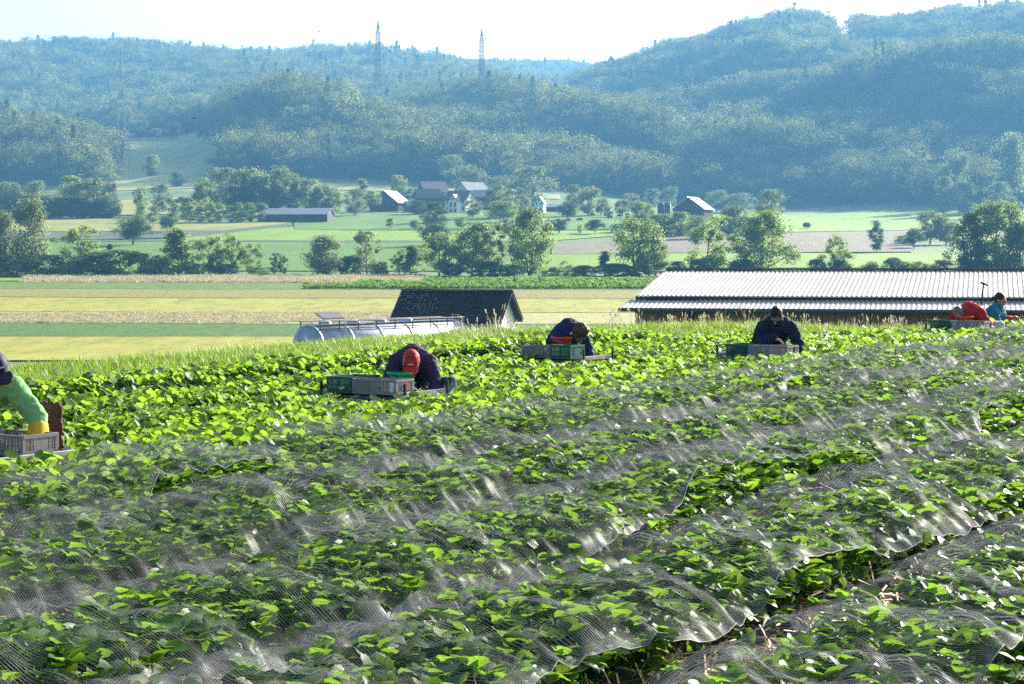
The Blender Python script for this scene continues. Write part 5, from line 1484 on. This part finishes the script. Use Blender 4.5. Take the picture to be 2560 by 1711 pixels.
person('person at the left edge in a green jacket with yellow gloves bending over a crate', -2, 16.0, .35,
       pose(pelvis=(-.28, .42, .52), chest=(-.10, .10, .66), neck=(-.06, -.02, .74), head=(-.04, -.09, .82), up=(-.1, -.45, .8), face=(.35, -.8, -.45),
            ls=(-.27, -.02, .66), rs=(.09, .02, .69), le=(-.36, -.18, .44), lw=(-.26, -.34, .30), re=(.26, -.10, .46), rw=(.24, -.30, .24), rhd=(-.05, -.3, -1), lh=(-.38, .45, .46), rh=(-.18, .45, .46), lk=(-.4, .2, .2), rk=(-.12, .2, .2), la=(-.4, .62, .18), ra=(-.14, .62, .18), lt=(-.4, .74, .16), rt=(-.14, .74, .16)),
       (.22, .46, .17), (.62, .40, .05), M['hair_dark'], 'short', cap=(.02, .02, .05), gloves=(.75, .42, .02), scale=1.14, zoff=.07, voxel=.009)
person('person in a red cap and dark purple jacket with head bowed to the ground', 1030, 22.6, 0,
       pose(chest=(0, .06, .535), head=(.0, -.20, .535), up=(0, -.62, .62), face=(0, -.62, -.72)), (.045, .028, .07), (.03, .03, .05), M['hair_dark'], 'short', cap=(.50, .035, .03), scale=1.08, zoff=.06)
person('person with curly brown hair and white collar in a dark blue jacket', 1425, 28.9, .15,
       pose(pelvis=(-.06, .36, .40), chest=(.0, .05, .55), neck=(.06, -.08, .60), head=(.12, -.17, .52), up=(.3, -.75, .35), face=(.15, -.4, -.95), ls=(-.15, .02, .52), rs=(.15, -.02, .54), le=(-.2, -.12, .3), rw=(.26, -.24, .1), re=(.25, -.08, .3), lh=(-.15, .4, .38), rh=(.05, .4, .38)),
       (.012, .03, .10), (.03, .03, .04), M['hair_brown'], 'curly', shirt_extra=bracer, scale=1.08, zoff=.06)
person('person with short dark hair in a dark navy jacket, one hand over a crate', 1942, 27.8, .0,
       pose(pelvis=(0, .4, .46), chest=(0, .05, .58), neck=(-.02, -.04, .70), head=(-.03, -.12, .74), up=(-.05, -.95, .42), face=(-.1, -.2, -1), back=(0, .06, .04),
            ls=(-.185, .0, .575), rs=(.185, .0, .575), le=(-.29, -.10, .34), lw=(-.08, -.28, .45), lhd=(.8, -.2, -.35), re=(.29, -.06, .34), rw=(.28, -.2, .2)),
       (.014, .022, .04), (.03, .03, .04), M['hair_dark'], 'short', scale=1.10, zoff=.08)
person('person with grey hair in a red jacket bending over crates', 2420, 34.9, -.25,
       pose(chest=(0.02, .08, .54), neck=(-.10, -.06, .56), head=(-.16, -.14, .53), up=(-.15, -.6, .6), face=(-.15, -.7, -.65), ls=(-.20, .0, .52), rs=(.2, .04, .54), re=(.34, -.02, .34), rw=(.36, -.18, .2)),
       (.48, .018, .02), (.04, .04, .06), M['hair_grey'], 'short', scale=1.08, zoff=.03)
person('person in a teal jacket kneeling upright beside the long handled tool', 2486, 38.5, .95,
       pose(pelvis=(0, .16, .34), chest=(0, -.02, .55), neck=(0, -.07, .68), head=(0, -.11, .80), up=(0, -.1, 1), face=(0, -1, -.12), back=(0, .03, .01), ls=(-.17, -.03, .61), rs=(.17, -.03, .61),
            le=(-.2, -.14, .38), lw=(-.15, -.24, .16), re=(.2, -.12, .38), rw=(.16, -.22, .16), lh=(-.1, .18, .30), rh=(.1, .18, .30), lk=(-.12, -.12, .18), rk=(.12, -.12, .18), la=(-.12, .3, .16), ra=(.12, .3, .16), lt=(-.12, .42, .14), rt=(.12, .42, .14)),
       (.03, .20, .30), (.02, .02, .03), M['hair_dark'], 'tied', scale=1.12, zoff=-.12)

# ------------------------------------------------------------------ trolleys, crates, buckets
ROWROT = -math.radians(32)
M['crate_grey'] = mat_noise('crate_grey', [(.20, .185, .18), (.30, .28, .27)], 6, .6)
M['crate_green'] = mat_noise('crate_green', [(.006, .085, .06), (.012, .13, .09)], 6, .5)
M['trolley'] = mat_noise('trolley_metal', [(.36, .33, .30), (.52, .49, .45)], 8, .5)
M['tag_white'] = mat_noise('label_paper', [(.7, .7, .7), (.8, .8, .8)], 20, .6)
M['tag_red'] = mat_noise('label_red', [(.5, .04, .04), (.6, .06, .05)], 20, .6)

def crate_side(L, H, t, slots, mat):
    """one slotted crate wall in the xz plane, centred, thickness t"""
    b = MB(); e = .03
    b.box((0, 0, H - .014), (L, t * 1.7, .028)); b.box((0, 0, .0225), (L, t, .045))
    for s in (-1, 1): b.box((s * (L / 2 - e / 2), 0, H / 2), (e, t * 1.3, H - .06))
    x0, x1 = -L / 2 + e, L / 2 - e; n = slots
    for i in range(n):
        w = (x1 - x0) / n
        if i in (n // 2, n // 2 - 1, 2, n - 3): b.box((x0 + w * (i + .5), 0, H * .5), (w * 1.0, t, H - .062))
        else: b.box((x0 + w * (i + .5), 0, H * .5), (w * .42, t, H - .062))
    b.box((0, 0, H * .52), (L - 2 * e, t * .8, .012))
    return b.mesh('side_panel', mat)
CS = {}
def crate(label, root, lx, ly, rz, mat, size=(.6, .4, .175), deck=0.3, stk=True, tagm=True, group='picking crates on the trolleys'):
    """root: (x, y, z) of a trolley's near middle; lx, ly in the trolley's own directions"""
    L, W, H = size
    key = (size, mat.name)
    if key not in CS:
        CS[key] = (crate_side(L, H, .012, 14, mat), crate_side(W - .02, H, .012, 8, mat), MB().box((0, 0, .008), (L - .02, W - .02, .012)).mesh('base', mat))
    a, b, c = CS[key]
    ox = root[0] + lx * UY + ly * UX; oy = root[1] - lx * UX + ly * UY
    o = empty('crate', (ox, oy, root[2] + deck + .012), ROWROT + rz, label, 'crate', group)
    obj('base', c, o)
    obj('side_panel', a, o, (0, -W / 2 + .008, 0)); obj('side_panel', a, o, (0, W / 2 - .008, 0), (0, 0, math.pi))
    obj('side_panel', b, o, (L / 2 - .008, 0, 0), (0, 0, math.pi / 2)); obj('side_panel', b, o, (-L / 2 + .008, 0, 0), (0, 0, -math.pi / 2))
    if tagm:
        MB().box((L / 2 - .06, -W / 2 - .004, H * .5), (.045, .004, H * .62)).build('paper_label', M['tag_white'], o)
        MB().box((L / 2 + .004, .02, H * .62), (.004, .1, .05)).build('red_label', M['tag_red'], o)
    return o
def trolley(label, px, d, W=1.12, Ln=.86, deck=.3):
    x = pxd(px, d); z = gz0(x, d)
    o = empty('picking_trolley', (x, d, z), ROWROT, label, 'trolley', 'picking trolleys in the crop')
    for s in (-1, 1):
        MB().box((s * W / 2, Ln / 2, deck + .02), (.06, Ln, .05)).build('side_rail', M['trolley'], o)
    for y in (.02, Ln * .5, Ln - .02):
        MB().box((0, y, deck - .03), (W - .06, .05, .035)).build('crossbar', M['steel_dark'], o)
    for sx in (-1, 1):
        for y in (0, Ln):
            MB().box((sx * (W / 2 + .035), y, deck - .02), (.025, .03, .34)).build('post', M['black'], o)
            MB().bar((sx * (W / 2 + .0), y, deck - .05), (sx * (W / 2), y, .1), .03).build('leg', M['steel_dark'], o)
            q = MB(); q.lathe([(.02, -.02), (.1, -.025), (.11, 0), (.1, .025), (.02, .02)], 14, Matrix.Translation((sx * W / 2, y, .11)) @ Matrix.Rotation(math.pi / 2, 4, 'Y')); q.build('wheel', M['black'], o, True)
    KEEP.append((x + UX * Ln * .5, d + UY * Ln * .5, .52)); KEEP.append((x, d - .12, .42)); KEEP.append((x + .45, d + .1, .3))
    for t in (.1, .4, .7, 1.0): KEEP.append((x + .62 * UY + UX * Ln * t + .1, d - .62 * UX + UY * Ln * t - .12, .38))
    return (x, d, z)
def bucket(label, root, lx, ly, mat, r=.14, h=.15, deck=.3, z=.0):
    ox = root[0] + lx * UY + ly * UX; oy = root[1] - lx * UX + ly * UY
    o = empty('bucket', (ox, oy, root[2] + deck + z), .6, label, 'bucket', 'picking buckets')
    MB().lathe([(.01, 0), (r * .8, 0), (r, h), (r + .012, h), (r + .012, h - .03), (r - .004, h - .03), (r - .004, h - .005), (r * .78, .008), (.01, .008)], 24).build('pail', mat, o, True)
    hd = MB(); hd.tube([(r * math.cos(t) * 1.02, -r * .9 * math.sin(t), h - .03 - .05 * math.sin(t)) for t in np.linspace(0, math.pi, 11)], [.004] * 11, 5); hd.build('handle', M['steel'], o)
    return o
M['pail_green'] = mat_noise('green_plastic', [(.01, .38, .12), (.02, .46, .16)], 6, .35)
M['pail_orange'] = mat_noise('orange_plastic', [(.72, .06, .015), (.82, .09, .02)], 6, .35)
gcol, gr = M['crate_grey'], M['crate_green']

t1 = trolley('long trolley with a bare metal rail at the left edge', -148, 15.25, Ln=1.35, deck=.32)
crate('grey slotted crate in front of the green jacketed picker', t1, .10, .68, 0, gcol, (.6, .4, .17), tagm=False, deck=.32)
for kx_, ky_ in ((-3.9, 15.2), (-3.65, 15.5), (-3.4, 15.8), (-3.75, 16.0), (-4.1, 15.6)): KEEP.append((kx_, ky_, .28))
t2 = trolley('trolley carrying crates before the picker in the red cap', 906, 21.9)
crate('dark green crate left of the picker in the red cap', t2, -.38, .33, 0, gr, (.36, .56, .185), tagm=False)
crate('grey slotted crate before the picker in the red cap', t2, .16, .18, .0, gcol, (.62, .36, .175))
bucket('green plastic bucket between the crates and the picker in the red cap', t2, .12, .60, M['pail_green'], .16, .24)
t3 = trolley('trolley before the picker in the dark blue jacket', 1372, 28.0)
crate('grey slotted crate left of the picker in the dark blue jacket', t3, -.22, .28, 0, gcol)
crate('dark green crate before the picker in the dark blue jacket', t3, .26, .10, 0, gr, (.34, .42, .2), tagm=False)
bucket('orange bucket behind the crates of the picker in dark blue', t3, -.18, .68, M['pail_orange'], .15, .30)
t4 = trolley('trolley with its rail reaching out right of the picker in navy', 1889, 27.0, deck=.33)
crate('dark green crate left of the picker in the navy jacket', t4, -.36, .42, 0, gr, (.36, .5, .18), tagm=False)
crate('grey slotted crate under the hand of the picker in the navy jacket', t4, .18, .22, 0, gcol, tagm=False)
t5 = trolley('trolley before the picker in the red jacket', 2396, 34.0)
crate('dark green crate left of the picker in the red jacket', t5, -.38, .36, 0, gr, (.36, .5, .18), tagm=False)
crate('grey slotted crate before the picker in the red jacket', t5, .16, .22, 0, gcol, tagm=False)
bucket('orange bucket behind the crates of the picker in red', t5, -.12, .72, M['pail_orange'], .15, .26)

def sack(label, px, d, zb, w, h, mat, name, rz=0, tilt=0, th=.14, cat='sack'):
    x = pxd(px, d); b = MB()
    for i in range(4):
        for j in range(3):
            ellipsoid(b, Vector((-w / 2 + w * (i + .5) / 4, 0, h * (j + .5) / 3)), (w * .2, th / 2 * (1 - .15 * abs(i - 1.5)), h * .24), None, 10)
    o = remesh(b, name, mat, .011, 6, None, .007, px * .1, 14)
    o.location = (x, d, gz0(x, d) + zb); o.rotation_euler = (tilt, 0, rz)
    return tag(o, label, cat)
def mesh_red():
    m, nt, out = newmat('red_mesh')
    tc = nd(nt, 'ShaderNodeTexCoord'); vo = nd(nt, 'ShaderNodeTexVoronoi'); vo.inputs['Scale'].default_value = 38; vo.feature = 'DISTANCE_TO_EDGE'
    nt.links.new(tc.outputs['Object'], vo.inputs['Vector'])
    cr = nd(nt, 'ShaderNodeValToRGB'); cr.color_ramp.elements[0].color = (.10, .05, .045, 1); cr.color_ramp.elements[1].color = (.09, .006, .008, 1); cr.color_ramp.elements[1].position = .25
    nt.links.new(vo.outputs['Distance'], cr.inputs[0]); p = nd(nt, 'ShaderNodeBsdfPrincipled'); p.inputs['Roughness'].default_value = .8
    nt.links.new(cr.outputs[0], p.inputs['Base Color']); nt.links.new(p.outputs[0], out.inputs[0]); return m
sack('upright dark red mesh sack behind the green jacketed picker', 121, 16.45, .26, .22, .42, mesh_red(), 'mesh_sack', -.2, .05, .07)
M['denim'] = mat_noise('folded_jacket', [(.03, .04, .07), (.06, .08, .12), (.32, .38, .46)], 7, .8, lo=.45, hi=.62)
sack('bundled dark and pale blue jacket on the trolley right of the red cap', 1108, 22.6, .28, .28, .17, M['denim'], 'folded_jacket', -.2, 0, .2, 'jacket')
M['bag_white'] = mat_noise('pale_bag', [(.62, .63, .62), (.78, .79, .78), (.06, .07, .12)], 4.5, .7, lo=.45, hi=.68)
sack('white and dark bag lying right of the crates of the picker in red', 2484, 34.9, .22, .34, .19, M['bag_white'], 'bag', -.2, 0, .2, 'bag')
sack('pale cloth lying behind the green crate of the picker in navy', 1882, 27.9, .34, .24, .1, M['tag_white'], 'cloth', 0, 0, .16, 'cloth')
sack('small orange bundle at the right edge of the crop', 2530, 38.2, .30, .2, .12, M['pail_orange'], 'bundle', 0, 0, .12, 'bundle')

def tool():
    d = 38.2; x = pxd(2443, d); z0 = gz0(x, d) + .2
    top = at(2459, 710, d)
    o = empty('hoe', (x, d, z0), 0, 'long handled tool with a crosspiece standing in the crop', 'tool')
    t = Vector((top.x - x, 0, top.z - z0))
    MB().tube([(0, 0, 0), t * .5 + Vector((.01, 0, 0)), t], [.014] * 3, 6).build('shaft', M['black'], o)
    MB().tube([t + Vector((-.06, 0, .03)), t + Vector((.08, 0, -.03))], [.022, .022], 8).build('crosspiece', M['black'], o)
tool()

# ------------------------------------------------------------------ far workers among the rows
FW = [(1113, 704, 'far off worker in black bending by the pale field', (.01, .01, .015), 1), (1215, 705, 'far off worker in pale clothes bending low over the rows', (.4, .42, .45), 1), (1273, 715, 'far off worker in pale clothes bending beside a standing one', (.4, .42, .45), 1),
      (1288, 715, 'far off standing worker left of the other standing one', (.06, .08, .12), 0), (1336, 717, 'far off bent worker in grey at the right of the rows', (.25, .27, .3), 1), (1350, 715, 'far off standing worker at the right of the rows', (.05, .05, .09), 0)]
for px, py, lb, c, bent in FW:
    x, y = hit(px, py, 200); z = tz(x, y)
    b = MB()
    if bent:
        ch, hd_ = Vector((-.35, 0, .95)), Vector((-.55, 0, .82))
    else:
        ch, hd_ = Vector((.12, 0, 1.35)), Vector((.2, 0, 1.62))
    ellipsoid(b, hd_, (.09, .1, .12)); capsule(b, hd_, .06, ch, .09)
    capsule(b, (0, 0, .9), .14, ch, .15)
    for s in (-1, 1):
        capsule(b, (0, s * .1, .9), .09, (.02, s * .12, .48), .065, 8); capsule(b, (.02, s * .12, .48), .06, (.05, s * .12, .04), .05, 8); capsule(b, (.05, s * .12, .04), .05, (-.1, s * .12, .04), .04, 8)
        e = ch + Vector((-.12, s * .24, -.28)); capsule(b, ch + Vector((0, s * .17, .03)), .06, e, .045, 8); capsule(b, e, .045, e + Vector((-.16, -s * .05, -.24)), .035, 8)
    o = remesh(b, 'person', cloth('far_cloth', c), .03, 3, None)
    o.location = (x, y, z); o.rotation_euler = (0, 0, .4 if bent else 2.8)
    h = MB(); ellipsoid(h, hd_ + Vector((0, 0, .03)), (.1, .11, .12)); h.build('hair', M['hair_dark'], o, True)
    tag(o, lb, 'person', 'far workers in the vegetable rows')
for nm, (px, d) in PEOPLE_SPOTS.items():
    KEEP.append((pxd(px, d), d + .3, .42))

# ------------------------------------------------------------------ planting the field
plant_out(PB, 'strawberry_plant', 'strawberry plants under the nets', 'strawberry plant with serrated leaves under the net at the front of the beds',
          'strawberry plant with serrated leaves under the pale net', BLM, BLAY, BPM, BCOL, 60, 240, (.64, .88), 41, 'strawberry_foliage', 'plant', True)
plant_out(PC, 'crop_plant', 'broad leaved plants in the open crop', 'broad leaved green plant at the near edge of the open crop',
          'broad leaved green plant in the open crop beside the nets', CLM, CLAY, CPM, CCOL, 30, 270, (.95, 1.35), 42, 'open_crop', 'plant')

# ------------------------------------------------------------------ hazy air
hz = MB().box((0, 1790, 196), (5200, 3900, 410)).build('haze', None)
hm, hnt, hout = newmat('haze')
pv = nd(hnt, 'ShaderNodeVolumePrincipled')
pv.inputs['Color'].default_value = c4(HAZE_COLOR)
pv.inputs['Density'].default_value = HAZE_DENSITY
pv.inputs['Anisotropy'].default_value = 0.2
hnt.links.new(pv.outputs[0], hout.inputs['Volume'])
hz.data.materials.clear(); hz.data.materials.append(hm)
tag(hz, 'thin blue summer haze over the whole valley', None, None, 'stuff')
